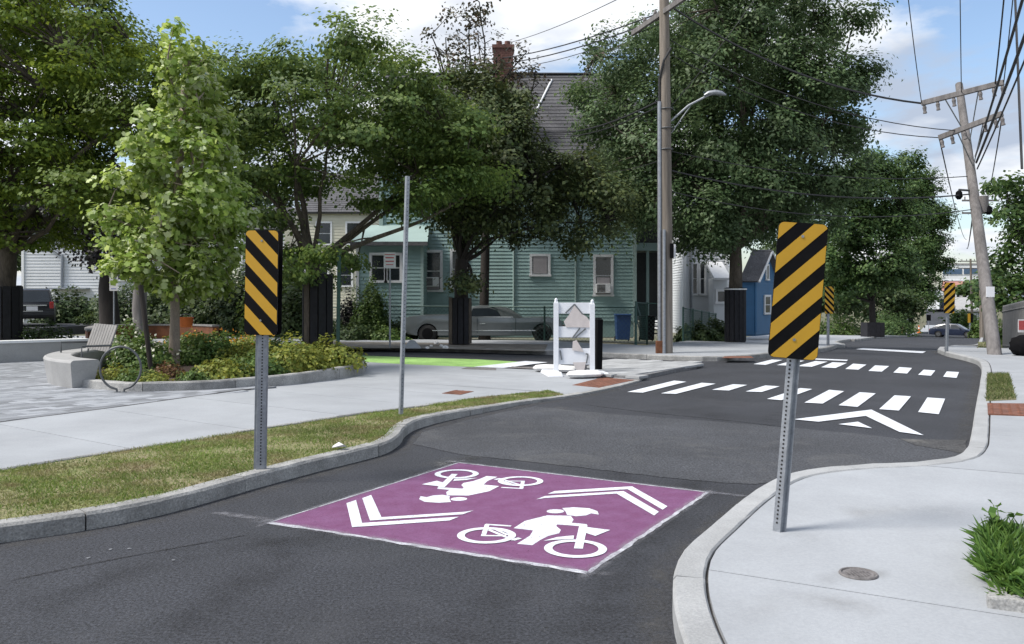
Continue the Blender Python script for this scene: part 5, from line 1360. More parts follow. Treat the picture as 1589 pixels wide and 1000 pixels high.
far_block('office_building', 'large white office building with blue window bands on the far hill', 1462, 1519, 411, 450, 330, 30, M['whiteside'], [(418, 426, 2, .92), (436, 441, 2, .9)], M['farblue'], M['concrete2'])
far_block('brick_house', 'red roofed house below the far office building', 1464, 1496, 451, 470, 230, 14, M['brick'], [(456, 461, 4, .5)], M['glass'], M['redroof'], 2.5)
far_block('warehouse', 'pale long low building beyond the hatchback', 1478, 1526, 474, 500, 130, 16, M['concrete2'], [(479, 484, 5, .6)], M['farblue'], M['concrete2'], 1.2)
far_block('white_shed', 'white shed in front of the pale low building', 1488, 1528, 481, 506, 112, 9, M['concrete2'], [(489, 495, 3, .5)], M['glass'], M['concrete2'], .8)
far_block('grey_house', 'small grey house at the left of the far road', 1423, 1438, 478, 495, 170, 10, M['cream'], [(483, 488, 2, .5)], M['glass'], M['shingle'], 1.8)
for i, (a, b_, c_, lab) in enumerate(((1450, 480, 190, 'white van on the far uphill road'), (1462, 479, 175, 'dark van on the far uphill road'))):
    p = P(a, b_+3, 0); t = thing('parked_van', lab, 'van', p, R(60), 'vans on the far uphill road')
    MB().prism([(-2.4, .35), (2.4, .35), (2.4, 1.0), (1.6, 1.2), (1.2, 2.1), (-2.4, 2.1)], lambda u, v, d: (u, d, v), -.95, .95).build('body', M['white'] if i == 0 else M['carnavy'], t, bevel=.06)
    MB().box((-.2, 0, 1.65), (2.6, 1.93, .5)).build('window', M['glass'], t)
    for x in (-1.5, 1.5):
        for s in (-.9, .9): MB().cyl((x, s, .36), (x, s*.75, .36), .36, n=12).build('wheel', M['tyre'], t)

# ------------------------------------------------------------------ fences and bins
def chainlink(label, pts_px, dz, H, spacing=2.6, cell=.16, name='chain_link_fence', pm=None, pr=.035):
    pts = [P(a, b, dz) for a, b in pts_px]; O = pts[0]; t = thing(name, label, 'fence', O); pm = pm or M['fence_green']
    mesh = MB(); rail = MB()
    for a, b in zip(pts, pts[1:]):
        L = (b-a).length; n = max(1, round(L/spacing)); d = (b-a)/L
        for i in range(n+1):
            q = a+(b-a)*(i/n)
            MB().cyl(q-Vector((0, 0, .1)), q+Vector((0, 0, H+.04)), pr, n=8).build('fence_post', pm, t, O)
        rail.tube([a+Vector((0, 0, H)), b+Vector((0, 0, H))], .022, 6)
        m = int((L+H)/cell)
        for i in range(-int(H/cell), m):
            s0 = i*cell
            for sg in (1, -1):
                u0, v0, u1, v1 = (s0, 0, s0+H, H) if sg > 0 else (s0, H, s0+H, 0)
                k0 = max(0, -u0/H); k1 = min(1, (L-u0)/H)
                if k1 <= k0: continue
                A = a+d*(u0+H*k0)+Vector((0, 0, v0+(v1-v0)*k0)); B = a+d*(u0+H*k1)+Vector((0, 0, v0+(v1-v0)*k1))
                mesh.tube([A, B], .0035, 3, caps=False)
    rail.build('top_rail', pm, t, O, recalc=False); mesh.build('wire_mesh', pm, t, O, kind='stuff', recalc=False)
chainlink('green chain-link fence in front of the vintage coupe and teal house', [(560, 525), (700, 527), (845, 530), (986, 535)], .1, 1.28)
chainlink('short return of green chain-link fence beside the blue bin', [(987, 535), (1004, 531), (1022, 531)], .1, 1.45)
chainlink('green chain-link fence between the utility pole and the maple', [(1060, 530), (1128, 526), (1150, 523)], .1, 1.3)
chainlink('green chain-link fence along the hedge at the left', [(250, 518), (400, 522), (560, 525)], 0, 1.3)
def bin_(label, px, py, m, k=1.0, rz=0):
    O = W(px, py, 34.3); O.z = gz(O.x, O.y)+.05; t = thing('wheelie_bin', label, 'bin', O, rz, 'bins beside the teal house')
    MB().box((0, 0, .55*k), (.5*k, .6*k, .95*k), taper=1.16).build('bin_body', m, t, bevel=.02)
    MB().box((0, -.02, 1.06*k), (.62*k, .74*k, .06*k)).build('lid', m, t, bevel=.02)
    for s in (-.25, .25): MB().cyl((s*k, .28, .1), (s*k*1.15, .28, .1), .1*k, n=12).build('wheel', M['tyre'], t)
    MB().tube([(-.25*k, .38*k, 1.0*k), (.25*k, .38*k, 1.0*k)], .018, 6).build('handle', M['black'], t, recalc=False)
bin_('blue recycling bin behind the fence by the teal house', 966, 529, M['bluebin'], 1.0)
bin_('black bin by the porch steps of the teal house', 1004, 524, M['black'], .95)
def pickets(label, a, b, H, n, m, O=None, wd=.09):
    O = Vector(a); t = thing('picket_fence', label, 'fence', O); d = (Vector(b)-O); L = d.length; u = d.normalized(); rt = Matrix.Rotation(math.atan2(u.y, u.x), 3, 'Z')
    for z in (.25, H-.25): 
        c = d*.5+Vector((0, .03, z)); MB().tube([Vector((0, .03, z)), d+Vector((0, .03, z))], .03, 4).build('rail', m, t, recalc=False)
    for i in range(n):
        c = d*((i+.5)/n); mb = MB(); mb.prism([(-wd/2, 0), (wd/2, 0), (wd/2, H-.06), (0, H), (-wd/2, H-.06)], lambda u_, v, dd: c+rt @ Vector((u_, dd, v)), -.012, .012); mb.build('picket', m, t)
pickets('weathered pale picket fence in front of the blue house', P(1156, 522, .05), P(1215, 516, .05), 1.15, 26, M['wood_grey'])
# tall grey board fence at the right edge
pa, pb2 = W(1556, 538, 36), W(1640, 545, 25); pa.z = gz(pa.x, pa.y); pb2.z = gz(pb2.x, pb2.y)
pickets('tall grey board fence at the right edge beneath the trees', pa, pb2, 1.9, 60, M['wood_grey'], wd=.17)
def red_sign():
    c = W(1585, 506, 28); t = thing('fence_notice', 'small red and white notice on the board fence at the right edge', 'sign', c)
    MB().box((0, 0, 0), (.22, .015, .42)).build('plate', M['signwhite'], t, bevel=.004); MB().box((0, -.009, .02), (.18, .004, .30)).build('print', M['signred'], t)
red_sign()
def black_bag():
    O = P(1588, 552, .13); d = rng.normal(size=(200, 3)); 
    bm = bmesh.new(); bmesh.ops.create_icosphere(bm, subdivisions=3, radius=1)
    for v in bm.verts:
        n = v.co.normalized(); k = 1+.10*math.sin(n.x*6+1)*math.cos(n.y*5)+.07*math.sin(n.z*11+n.x*9)
        v.co = Vector((n.x*.34*k, n.y*.3*k, max(-.02, .26+n.z*.30*k)))
    me = bpy.data.meshes.new('rubbish_bag'); bm.to_mesh(me); bm.free(); me.materials.append(M['black']); me.polygons.foreach_set('use_smooth', [True]*len(me.polygons))
    o = link('rubbish_bag', me); o.location = O; tag(o, 'bulging black bag heap on the pavement at the right picture edge', 'bag')
black_bag()
# small things under the trees
def stones():
    for i, (a, b, r) in enumerate(((663, 541, .07), (669, 538, .06), (677, 534, .09), (685, 538, .07), (691, 541, .1))):
        bm = bmesh.new(); bmesh.ops.create_icosphere(bm, subdivisions=2, radius=r)
        for v in bm.verts: v.co *= random.uniform(.88, 1.1); v.co.z = max(-.3*r, v.co.z*.8)
        me = bpy.data.meshes.new('white_stone'); bm.to_mesh(me); bm.free(); me.materials.append(M['sand'])
        o = link('white_stone', me); o.location = P(a, b, .13)+Vector((0, 0, r*.2))
        tag(o, 'small white stone lying on the dirt left of the leafy street tree', 'stone', 'white stones by the street tree')
    p = P(639, 541, .13); o = MB().add([(-.28, -.15, 0), (.32, -.12, 0), (.28, .2, 0), (-.25, .2, 0), (-.05, 0, .28), (.08, .04, .26)], [(0, 1, 5, 4), (1, 2, 5), (2, 3, 4, 5), (3, 0, 4), (3, 2, 1, 0)]).build('concrete_chunk', M['concrete'], None, bevel=.03); o.location = p
    tag(o, 'pale wedge of concrete beside the bare steel post', 'stone')
stones()
def cone(px, py, label, h=.8):
    O = P(px, py, .13); t = thing('traffic_cone', label, 'cone', O, 0, 'orange cones on the far pavement')
    MB().box((0, 0, .02), (.4, .4, .04)).build('base', M['orange'], t); c = MB().tube([(0, 0, .04), (0, 0, h)], [.15, .04], 14).build('cone_body', M['orange'], t, smooth=True)
    MB().tube([(0, 0, h*.55), (0, 0, h*.72)], [.098, .08], 14).build('band', M['signwhite'], t)
cone(1400, 518, 'orange traffic cone beside the far grey sign back'); cone(1426, 517, 'orange traffic cone at the corner of the far pale apron', .9); cone(1546, 527, 'orange traffic cone left of the leaning pole', .9)
def far_barrier():
    O = P(1391, 519, .13); t = thing('folded_barrier', 'pale folded barrier leaning beside an orange cone on the far pavement', 'barrier', O)
    for s in (-1, 1):
        for k in range(3): MB().box((s*.12-.1*k*.4, 0, .2+.3*k), (.8, .03, .2), Matrix.Rotation(s*.28, 3, 'Y')).build('board', M['plastic_w'], t)
        MB().tube([(-.35, s*.3, 0), (.1, 0, .95)], .03, 6).build('leg', M['galv'], t, recalc=False)
far_barrier()
for (a, b, h, lab) in ((1505, 520, 1.6, 'yellow and black post marker right of the hatchback'),):
    O = P(a, b, .1); t = thing('post_marker', lab, 'road sign', O); MB().box((0, 0, h/2), (.12, .12, h)).build('post', M['galv'], t)
    MB().box((0, -.08, h+.25), (.6, .04, 1.0)).build('plate', M['black'], t); MB().box((-.14, -.103, h+.25), (.3, .006, 1.0)).build('stripe', M['yellow'], t)

# ------------------------------------------------------------------ utility poles and wires
def wire(mb, a, b, sag=.3, r=.012, n=14, ext=1.0):
    a = Vector(a); b = a+(Vector(b)-a)*ext
    mb.tube([a+(b-a)*(i/n)-Vector((0, 0, sag*4*(i/n)*(1-i/n))) for i in range(n+1)], r, 5)
LP = P(1034, 548, .12)
def left_pole():
    t = thing('utility_pole', 'weathered wooden utility pole with a street light and metal conduit', 'utility pole', LP)
    H = 11.6; mb = MB(); mb.tube([(0, 0, -.2), (0, 0, H*.3), (-.03, 0, H*.6), (-.08, 0, H)], [.185, .17, .155, .13], 18); mb.build('pole', M['polewood'], t, smooth=True, recalc=False)
    mb = MB(); mb.tube([(-.20, -.06, .35), (-.205, -.06, 7.15)], .062, 10); mb.build('conduit', M['galv'], t, smooth=True, recalc=False)
    mb = MB(); mb.tube([(-.1, -.2, .0), (-.1, -.2, 3.5)], .045, 10); mb.build('conduit', M['galv'], t, smooth=True, recalc=False)
    mb = MB(); mb.box((-.2, -.08, .17), (.22, .2, .36)); mb.build('conduit_base', M['rust'], t, bevel=.02)
    mb = MB(); mb.tube([(-.205, -.06, 7.15), (-.21, -.07, 7.8), (-.1, -.2, 8.3), (.1, -.17, 8.65)], .035, 8); mb.build('riser_cable', M['wire'], t, recalc=False)
    for z in (5.8, 6.4, 6.95): MB().tube([(math.cos(k*math.pi/8)*.185, math.sin(k*math.pi/8)*.185, z) for k in range(17)], .02, 5, caps=False).build('band', M['galv_d'], t)
    # luminaire arm to the right, slightly towards the camera
    mb = MB(); mb.tube([(.14, 0, 6.62), (.6, -.15, 7.02), (1.15, -.3, 7.29), (1.4, -.35, 7.33)], .03, 8); mb.tube([(.14, 0, 6.27), (.65, -.16, 7.0)], .015, 6); am = mb.build('lamp_arm', M['galv'], t, recalc=False)
    prof = [(1.0, .04, 7.27), (1.1, .09, 7.32), (1.3, .115, 7.34), (1.5, .10, 7.315), (1.62, .03, 7.28)]
    hd = MB(); n = 12; vs = []; fs = []
    for x, r, z in prof:
        for k in range(n): a = 2*math.pi*k/n; vs.append((x, -.33+math.cos(a)*r, z+max(-.05, math.sin(a)*r*.75)))
    for i in range(len(prof)-1):
        for k in range(n): fs.append((i*n+k, i*n+(k+1) % n, (i+1)*n+(k+1) % n, (i+1)*n+k))
    fs += [tuple(range(n)), tuple((len(prof)-1)*n+k for k in range(n))]
    hd.add(vs, fs).build('lamp_head', M['galv'], am, smooth=True)
    mb = MB(); mb.box((-.05, -.18, 9.70), (.10, 4.4, .15), Matrix.Rotation(R(17), 3, 'Z')); ar = mb.build('crossarm', M['pole_grey'], t, bevel=.01)
    rt = Matrix.Rotation(R(17), 3, 'Z')
    for y in (-1.3, -.6, .6, 1.3): 
        c = rt @ Vector((-.05, y, 9.77)); MB().tube([c, c+Vector((0, 0, .1)), c+Vector((0, 0, .2))], [.035, .06, .03], 10).build('insulator', M['iron'], ar, recalc=False)
    MB().box((.19, -.13, 2.9), (.10, .02, .38)).build('notice', M['signwhite'], t); MB().box((.12, -.2, 2.9), (.1, .04, .42)).build('meter_box', M['black'], t)
left_pole()
RB = P(1545, 551, .12); RTOP = W(1489, 138, 29.0); 
rk = RTOP-RB
def right_pole():
    t = thing('utility_pole', 'leaning grey utility pole with two tilted crossarms at the right', 'utility pole', RB)
    mb = MB(); mb.tube([(0, 0, -.2), rk*.5, rk*1.02], [.185, .15, .115], 16); mb.build('pole', M['pole_grey'], t, smooth=True, recalc=False)
    ends = []
    for (py, l, r_) in (((148), (1425, 163), (1551, 131)), ((198), (1452, 216), (1549, 179))):
        a = W(*l, RB.y+.75)-RB; b = W(*r_, RB.y-.75)-RB; d = b-a
        off = Vector((0, -.2, 0)); u = d.normalized(); v = Vector((0, 0, 1)).cross(u).normalized(); ww = u.cross(v)
        ar = MB().box((a+b)/2+off, (d.length, .11, .14), Matrix((u, v, ww)).transposed()).build('crossarm', M['pole_grey'], t, bevel=.01)
        for k in (.03, .2, .4, .72, .88, .98):
            c = a+d*k+off-ww*.07
            MB().tube([c, c-ww*.08, c-ww*.17, c-ww*.24], [.03, .055, .04, .055], 9).build('insulator', M['iron'], ar, recalc=False)
        m_ = (a+b)/2; pc_ = rk*((m_.z-.6)/rk.z)+Vector((0, -.18, 0))
        for k in (.3, .7): MB().tube([a+d*k+off-ww*.07, pc_], .018, 5).build('brace', M['galv'], ar, recalc=False)
        ends.append((a+RB+off, b+RB+off))
    # hardware lower down
    for (z, s, L) in ((4.9, -1, .5), (4.4, 1, .35)):
        p = rk*(z/rk.z); MB().tube([p, p+Vector((s*L, -.1, .02))], .035, 6).build('standoff', M['galv_d'], t, recalc=False)
        q = p+Vector((s*L, -.1, 0)); MB().tube([q-Vector((0, 0, .28)), q-Vector((0, 0, .2)), q-Vector((0, 0, .05)), q], [.05, .11, .09, .03], 10).build('cable_closure', M['black'], t, recalc=False)
    p = rk*(4.2/rk.z); MB().tube([p+Vector((.28, .1, 0)), p+Vector((.28, .1, .5))], .14, 14).build('transformer', M['pole_grey'], t, smooth=True, recalc=False)
    p = rk*(2.4/rk.z)
    MB().box(rk*(1.75/rk.z)+Vector((-.02, -.2, 0)), (.24, .02, .3)).build('notice', M['signwhite'], t)
    return ends
ends = right_pole()
# far poles
for (px, pyb, pyt, Y, lab) in ((1524, 520, 380, 62, 'brown utility pole further down the street behind the leaning pole'), (1509, 500, 402, 110, 'thin utility pole with a crossarm far down the street')):
    b = W(px, pyb, Y); b.z = gz(b.x, b.y); tp = W(px-3, pyt-75 if Y < 90 else pyt, Y); t = thing('utility_pole', lab, 'utility pole', b)
    MB().tube([(0, 0, -.2), tp-b], [.17, .12], 10).build('pole', M['polewood'], t, recalc=False)
    for dz in (.3, 1.2): MB().box(tp-b-Vector((0, 0, dz)), (2.6 if Y < 90 else 3.2, .1, .13)).build('crossarm', M['pole_grey'], t)
    for x in (-1.1, -.5, .5, 1.1): MB().tube([tp-b+Vector((x, 0, -.24)), tp-b+Vector((x, 0, -.02))], .05, 6).build('insulator', M['iron'], t, recalc=False)
def cable(label, segs, group='overhead wires', name='overhead_wire'):
    O = Vector(segs[0][0]); mb = MB()
    for a, b, sag, r in segs: wire(mb, Vector(a), Vector(b), sag, r)
    o = mb.build(name, M['wire'], None, O, smooth=True, recalc=False); o.location = O; tag(o, label, 'cable', group)
def fwd(p, px, py, z, ext=1.6):
    q = RZ(px, py, z); return Vector(p)+(q-Vector(p))*ext
A0, A1 = ends[0]; B0, B1 = ends[1]
cable('thin wire rising from the left end of the upper crossarm of the leaning pole', [(A0, fwd(A0, 1411, 0, 8.6), .2, .012)])
c = A0+(A1-A0)*.5; cable('thin wire rising straight up from the top of the leaning pole', [(c, fwd(c, 1490, 0, 8.9), .15, .012)])
c = A0+(A1-A0)*.9; cable('twisted wire above the right end of the upper crossarm', [(c, fwd(c, 1557, 0, 8.9), .12, .02)])
cable('wire from the right tip of the upper crossarm', [(A1, fwd(A1, 1571, 0, 8.9), .1, .014)])
for k, (px, r_, lab) in enumerate(((1583, .028, 'left cable of the thick bundle on the leaning pole'), (1606, .035, 'middle cable of the thick bundle on the leaning pole'), (1624, .022, 'right cable of the thick bundle on the leaning pole'))):
    p = RB+rk*((6.05-.22*k)/rk.z)+Vector((.1, -.2, 0)); cable(lab, [(p, fwd(p, px, 0, 6.9+.1*k), .15, r_)])
hang = W(1589, 260, 21); cable('dark cable hanging down at the right picture edge', [(W(1586, 262, 20), fwd(W(1586, 262, 20), 1578, 60, 8.2, 1.8), .05, .03)])
T = lambda z, x=0, y=0: LP+Vector((x, y, z))
cable('thick cable from the left tip of the upper crossarm to the wooden pole', [(A0, T(9.9, .1), .5, .03)])
cable('wire from the lower crossarm through the maple', [(B0, T(8.5, .15), .5, .014)])
cable('second wire from the lower crossarm through the maple', [(B0+(B1-B0)*.3, T(8.9, .15), .5, .014)])
cable('pale wire below the street lamp running to the leaning pole', [(RB+rk*(5.4/rk.z), T(5.75, .15), .35, .014)])
cable('telephone cable running from the wooden pole to the leaning pole', [(RB+rk*(4.8/rk.z), T(5.2, .15), .4, .022)])
cable('lowest wire running from the wooden pole to the leaning pole', [(RB+rk*(4.3/rk.z), T(4.6, .15), .45, .014)])
far_l = [W(690, 112, 60), W(690, 100, 60), W(690, 140, 60)]
rt = Matrix.Rotation(R(17), 3, 'Z')
cable('upper wire running left from the wooden pole across the sky', [(T(10.8), W(740, 76, 52), .4, .014)])
cable('dark spliced cable running left from the wooden pole across the sky', [(T(9.85)+rt @ Vector((0, .6, 0)), W(700, 92, 52), .5, .024)])
cable('pair of thick wires running left below the spliced cable', [(T(9.6), W(700, 97, 52), .6, .024), (T(9.45), W(700, 99, 52), .75, .014)])
cable('thick black service cable dipping from the wooden pole to the teal house eave', [(T(7.25, -.1), (W(838, 205, 36.4)), .35, .03), (T(7.1, -.1), W(834, 209, 36.4), .4, .02)])
cable('pale service wire from the wooden pole into the leafy street tree', [(T(5.5, -.15), W(880, 258, 36.4), .3, .014)])
cable('wire rising steeply from the street lamp to the upper right', [(T(7.0, .1), RZ(1170, 0, 10.3), .1, .012)])
cable('wires bunched between the leaning pole and the pole behind it', [(RB+rk*(5.2/rk.z), W(1521, 312, 62), .5, .02), (RB+rk*(4.6/rk.z), W(1500, 385, 110), .6, .03), (B0, W(1500, 372, 110), .8, .02), (B1, W(1530, 312, 62), .4, .02)])
# ------------------------------------------------------------------ trees
GT = 'street trees'
def cpx(l): return l
# young tree in the flower bed
sap = [(292, 72, 13), (296, 98, 20), (282, 128, 22), (312, 135, 24), (290, 165, 30), (262, 195, 26), (325, 190, 28), (240, 232, 28), (295, 225, 38), (340, 240, 26), (212, 280, 24), (262, 285, 40), (330, 290, 38), (300, 330, 40), (215, 345, 32), (262, 370, 42), (335, 350, 34), (195, 385, 24), (300, 405, 40), (348, 390, 24), (240, 425, 34), (190, 415, 16), (285, 445, 28), (325, 435, 24), (182, 340, 12), (360, 330, 14)]
b = P(270, 568, .2)
tree('sapling_tree', 'young bright green tree with a slim pale trunk in the flower bed', b, b+Vector((.03, 0, 2.9)), sap, b.y, M['l_sap'], M['bark_pale'], .10, dens=30, sub=.20, leaf=.12, per=16, flat=.8, tpl=MAPLE, depth=.55, nlimb=10, twigs=.25, layers=3, fill=1.0, rand=.5, trunk_pts=[b, b+Vector((.02, 0, 1)), b+Vector((.03, 0, 2.9)), b+Vector((.15, 0, 5)), b+Vector((.3, 0, 6.8))], droop=.3)
# the second slim trunk / stake in the bed
t, bb, top = pole_obj('tree_stake', 'dark slanting timber stake in the bed left of the sapling', 'stake', 235, 577, .2, 1.75, .05, (-.22, 0), M['bark_d'])
# big honey locust at the left
loc1 = [(20, 60, 100), (120, 55, 75), (60, 160, 105), (165, 145, 85), (245, 120, 52), (285, 160, 45), (235, 215, 70), (120, 255, 85), (20, 270, 85), (185, 300, 62), (30, 345, 55), (50, 375, 36), (-90, 150, 120), (-70, 300, 100), (310, 115, 28), (330, 150, 40), (330, 200, 45), (0, -20, 90), (110, 5, 55), (165, 20, 45), (200, 70, 40), (100, 310, 40)]
b = Vector(((8-CX)/FPX*25.5, 25.5, .1))
tree('locust_tree', 'spreading feathery locust tree at the left with a black wrapped trunk', b, b+Vector((.1, 0, 3.0)), loc1, 25.5, M['l_locust'], M['bark'], .28, dens=5.2, sub=.52, leaf=.13, per=34, flat=.30, depth=.5, group=GT, nlimb=9, droop=.25, fine=1.35, fill=1.35, wrap=plank_wrap(.44, .2, 1.95, 12, [M['wrap']]))
dk = [(140, 325, 62), (90, 335, 45), (195, 345, 46), (178, 395, 32), (120, 370, 30), (215, 300, 40)]
b = W(172, 520, 36); b.z = 0
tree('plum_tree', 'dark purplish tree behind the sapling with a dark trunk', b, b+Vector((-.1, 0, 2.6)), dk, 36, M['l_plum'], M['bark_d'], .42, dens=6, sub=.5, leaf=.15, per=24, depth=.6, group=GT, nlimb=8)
b = W(218, 520, 33); b.z = 0
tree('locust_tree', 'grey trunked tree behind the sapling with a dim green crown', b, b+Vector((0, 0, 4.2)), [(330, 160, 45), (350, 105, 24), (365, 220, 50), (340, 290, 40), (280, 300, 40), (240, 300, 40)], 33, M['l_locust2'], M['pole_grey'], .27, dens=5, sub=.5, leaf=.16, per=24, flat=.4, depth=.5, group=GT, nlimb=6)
# middle locust
loc2 = [(420, 130, 58), (400, 200, 55), (385, 270, 45), (480, 110, 52), (550, 98, 50), (600, 85, 36), (625, 140, 48), (500, 190, 72), (565, 228, 66), (640, 225, 64), (690, 215, 52), (705, 290, 50), (640, 305, 44), (735, 262, 34), (700, 170, 40), (735, 205, 36), (660, 145, 42), (690, 225, 46), (630, 180, 46), (755, 285, 30), (432, 335, 26), (460, 395, 34), (480, 425, 26), (380, 140, 34), (470, 270, 42), (425, 250, 48), (580, 310, 26), (520, 400, 22)]
b = P(493, 546, .1)
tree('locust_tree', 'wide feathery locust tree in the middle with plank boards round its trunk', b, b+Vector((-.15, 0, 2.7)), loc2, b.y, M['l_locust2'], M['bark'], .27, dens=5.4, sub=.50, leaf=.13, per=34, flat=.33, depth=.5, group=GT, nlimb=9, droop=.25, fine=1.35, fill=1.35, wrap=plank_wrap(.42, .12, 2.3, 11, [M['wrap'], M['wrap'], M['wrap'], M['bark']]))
# bare topped tree behind
bare = [(675, 70, 20), (815, 95, 24), (825, 165, 20), (722, 60, 42), (765, 110, 50), (700, 105, 36), (800, 140, 36), (760, 190, 44), (720, 170, 34), (690, 40, 22), (745, 30, 26), (835, 120, 22), (790, 125, 20), (780, 150, 30), (755, 165, 36), (700, 190, 34), (800, 180, 26)]
b = W(752, 520, 36); b.z = 0
tree('sparse_tree', 'half bare tree with thin brownish leaves rising above the others', b, b+Vector((0, 0, 7.2)), bare, 36, M['l_bare'], M['bark_d'], .2, dens=6, sub=.34, leaf=.14, per=9, depth=.6, group=GT, nlimb=26, twigs=.85, layers=2)
# dark tree in front of the teal house
t4 = [(735, 325, 50), (795, 300, 60), (865, 280, 58), (850, 345, 46), (925, 300, 50), (965, 318, 34), (780, 235, 54), (722, 362, 28), (765, 185, 40), (722, 440, 13), (895, 372, 26), (700, 340, 22), (830, 255, 44), (700, 250, 40), (740, 180, 34), (800, 190, 28), (810, 165, 22), (770, 150, 32), (720, 150, 30), (690, 205, 36), (805, 225, 36), (735, 135, 24), (905, 255, 34), (780, 350, 40), (700, 300, 36), (940, 345, 26)]
b = P(714, 536, .1)
tree('street_tree', 'dark leafy street tree in front of the teal house and vintage coupe', b, b+Vector((.05, 0, 2.9)), t4, b.y, M['l_dark'], M['bark_d'], .26, dens=6.2, sub=.45, leaf=.14, per=28, flat=.6, depth=.5, group=GT, nlimb=12, fill=1.2, fine=1.3, wrap=plank_wrap(.37, .05, 1.6, 12, [M['wrap'], M['wrap'], M['wrap'], M['bark']]))
# maple
mp = [(955, 118, 42), (925, 185, 34), (985, 180, 52), (1000, 85, 45), (1075, 60, 60), (1085, 150, 70), (1150, 62, 56), (1180, 135, 60), (1235, 70, 48), (1288, 55, 34), (1302, 130, 42), (1255, 170, 66), (1328, 130, 18), (1310, 205, 46), (1185, 235, 78), (1085, 245, 72), (1010, 245, 60), (1015, 310, 44), (1080, 330, 52), (1165, 320, 68), (1255, 290, 66), (1105, 0, 48), (1195, 5, 42), (1060, 10, 32), (1112, 372, 36), (1085, 385, 22), (1225, 355, 40), (905, 150, 22), (970, 290, 34), (985, 345, 26), (1240, 10, 40), (940, 240, 30), (1150, -40, 50), (930, 80, 24)]
b = P(1141, 531, .12)
tree('maple_tree', 'large dense maple on the far pavement with a black wrapped lower trunk', b, b+Vector((0, 0, 3.6)), mp, b.y, M['l_maple'], M['bark'], .29, dens=7.6, sub=.42, leaf=.16, per=34, flat=.85, tpl=MAPLE[[0, 2, 4, 6]], depth=.5, group=GT, nlimb=18, maxoff=4.2, fill=1.25, fine=1.3, wrap=plank_wrap(.38, .0, 2.05, 14, [M['wrap']], M['trim']))
# row beyond
row1 = [(1335, 290, 52), (1390, 270, 38), (1355, 250, 30), (1330, 360, 58), (1385, 340, 50), (1340, 425, 46), (1295, 410, 44), (1385, 420, 40), (1300, 455, 28), (1310, 300, 50)]
b = P(1354, 521, .12)
t = tree('street_tree', 'dark green street tree rising from the black box beyond the maple', b, b+Vector((0, 0, 2.6)), row1, b.y, M['l_row'], M['bark_d'], .26, dens=5.6, sub=.5, leaf=.2, per=24, flat=.7, depth=.5, group=GT, nlimb=10)
row2 = [(1425, 285, 34), (1440, 330, 32), (1410, 330, 42), (1445, 375, 28), (1415, 400, 46), (1425, 445, 34), (1390, 460, 28), (1455, 345, 18), (1452, 410, 18)]
b = P(1413, 516, .1)
tree('street_tree', 'street tree farthest down the row beside the far sign back', b, b+Vector((0, 0, 3)), row2, b.y, M['l_row'], M['bark_d'], .28, dens=4.2, sub=.6, leaf=.24, per=24, flat=.7, depth=.5, group=GT, nlimb=8)
def guard_box():
    O = P(1354, 523, .12); t = thing('trunk_guard_box', 'square black guard box around the trunk beyond the maple', 'tree guard', O); Hh = .95
    for s in (-1, 1):
        for k in range(4):
            MB().box((-.42+.28*k, s*.56, Hh/2), (.27, .03, Hh)).build('board', M['wrap'], t); MB().box((s*.56, -.42+.28*k, Hh/2), (.03, .27, Hh)).build('board', M['wrap'], t)
guard_box()
# right edge trees
rt1 = [(1585, 300, 26), (1560, 285, 12), (1590, 360, 36), (1570, 400, 26), (1592, 430, 38), (1562, 440, 20), (1575, 475, 28), (1620, 330, 50), (1640, 420, 60), (1550, 470, 14), (1560, 330, 14)]
b = W(1600, 530, 40); b.z = gz(b.x, b.y)
tree('street_tree', 'tree with a thin light crown at the right edge behind the board fence', b, b+Vector((0, 0, 2.6)), rt1, 40, M['l_row'], M['bark_d'], .24, dens=5, sub=.5, leaf=.2, per=20, depth=.45, group=GT, nlimb=9)
for (px, py, Y, cl, lab) in ((1535, 490, 75, [(1535, 440, 22), (1528, 460, 16), (1542, 425, 14)], 'dark tree behind the leaning pole'), (1498, 470, 210, [(1500, 447, 13), (1510, 452, 10), (1490, 452, 8)], 'dark tree below the far office building'), (1448, 474, 240, [(1445, 462, 8), (1455, 465, 8)], 'small far tree beside the uphill road'), (1490, 505, 105, [(1492, 492, 12), (1484, 498, 8), (1500, 500, 8)], 'yellow-green bushy tree behind the far right marker')):
    b = W(px, py, Y); b.z = gz(b.x, b.y)
    tree('far_tree', lab, b, b+Vector((0, 0, 2.2)), cl, Y, M['l_row'] if Y != 105 else M['l_mound2'], M['bark_d'], .2, dens=2.2, sub=.8, leaf=.4 if Y < 150 else .7, per=16, depth=.5, group='far trees', nlimb=4, layers=2, twigs=.1)
# background trees seen behind the row of houses
for (px, Y, cl, lab) in ((1390, 92, [(1340, 470, 24), (1370, 455, 30), (1400, 470, 26), (1420, 480, 18), (1395, 490, 20), (1355, 490, 22)], 'background tree beyond the folded barrier'), (470, 75, [(420, 300, 40), (470, 280, 40), (520, 290, 36), (380, 330, 36), (350, 300, 36)], 'background tree behind the white cottage'), (250, 70, [(230, 330, 45), (290, 330, 45), (330, 360, 36), (200, 380, 30), (290, 400, 36), (350, 400, 34)], 'background tree behind the hedge left of the white cottage'), (-40, 60, [(-40, 300, 70), (0, 350, 50), (20, 400, 30), (-60, 420, 50), (10, 320, 40)], 'background tree at the left picture edge'), (1220, 75, [(1220, 380, 44), (1260, 400, 44), (1250, 440, 40), (1290, 430, 34), (1215, 440, 26), (1300, 470, 26), (1330, 470, 24)], 'background tree behind the blue cottage')):
    b = W(px, 500, Y); b.z = gz(b.x, b.y)
    tree('background_tree', lab, b, b+Vector((0, 0, 3)), cl, Y, M['l_hedge'], M['bark_d'], .3, dens=2.6, sub=.8, leaf=.32, per=24, depth=.4, group='background trees', nlimb=6, layers=2, twigs=.1)
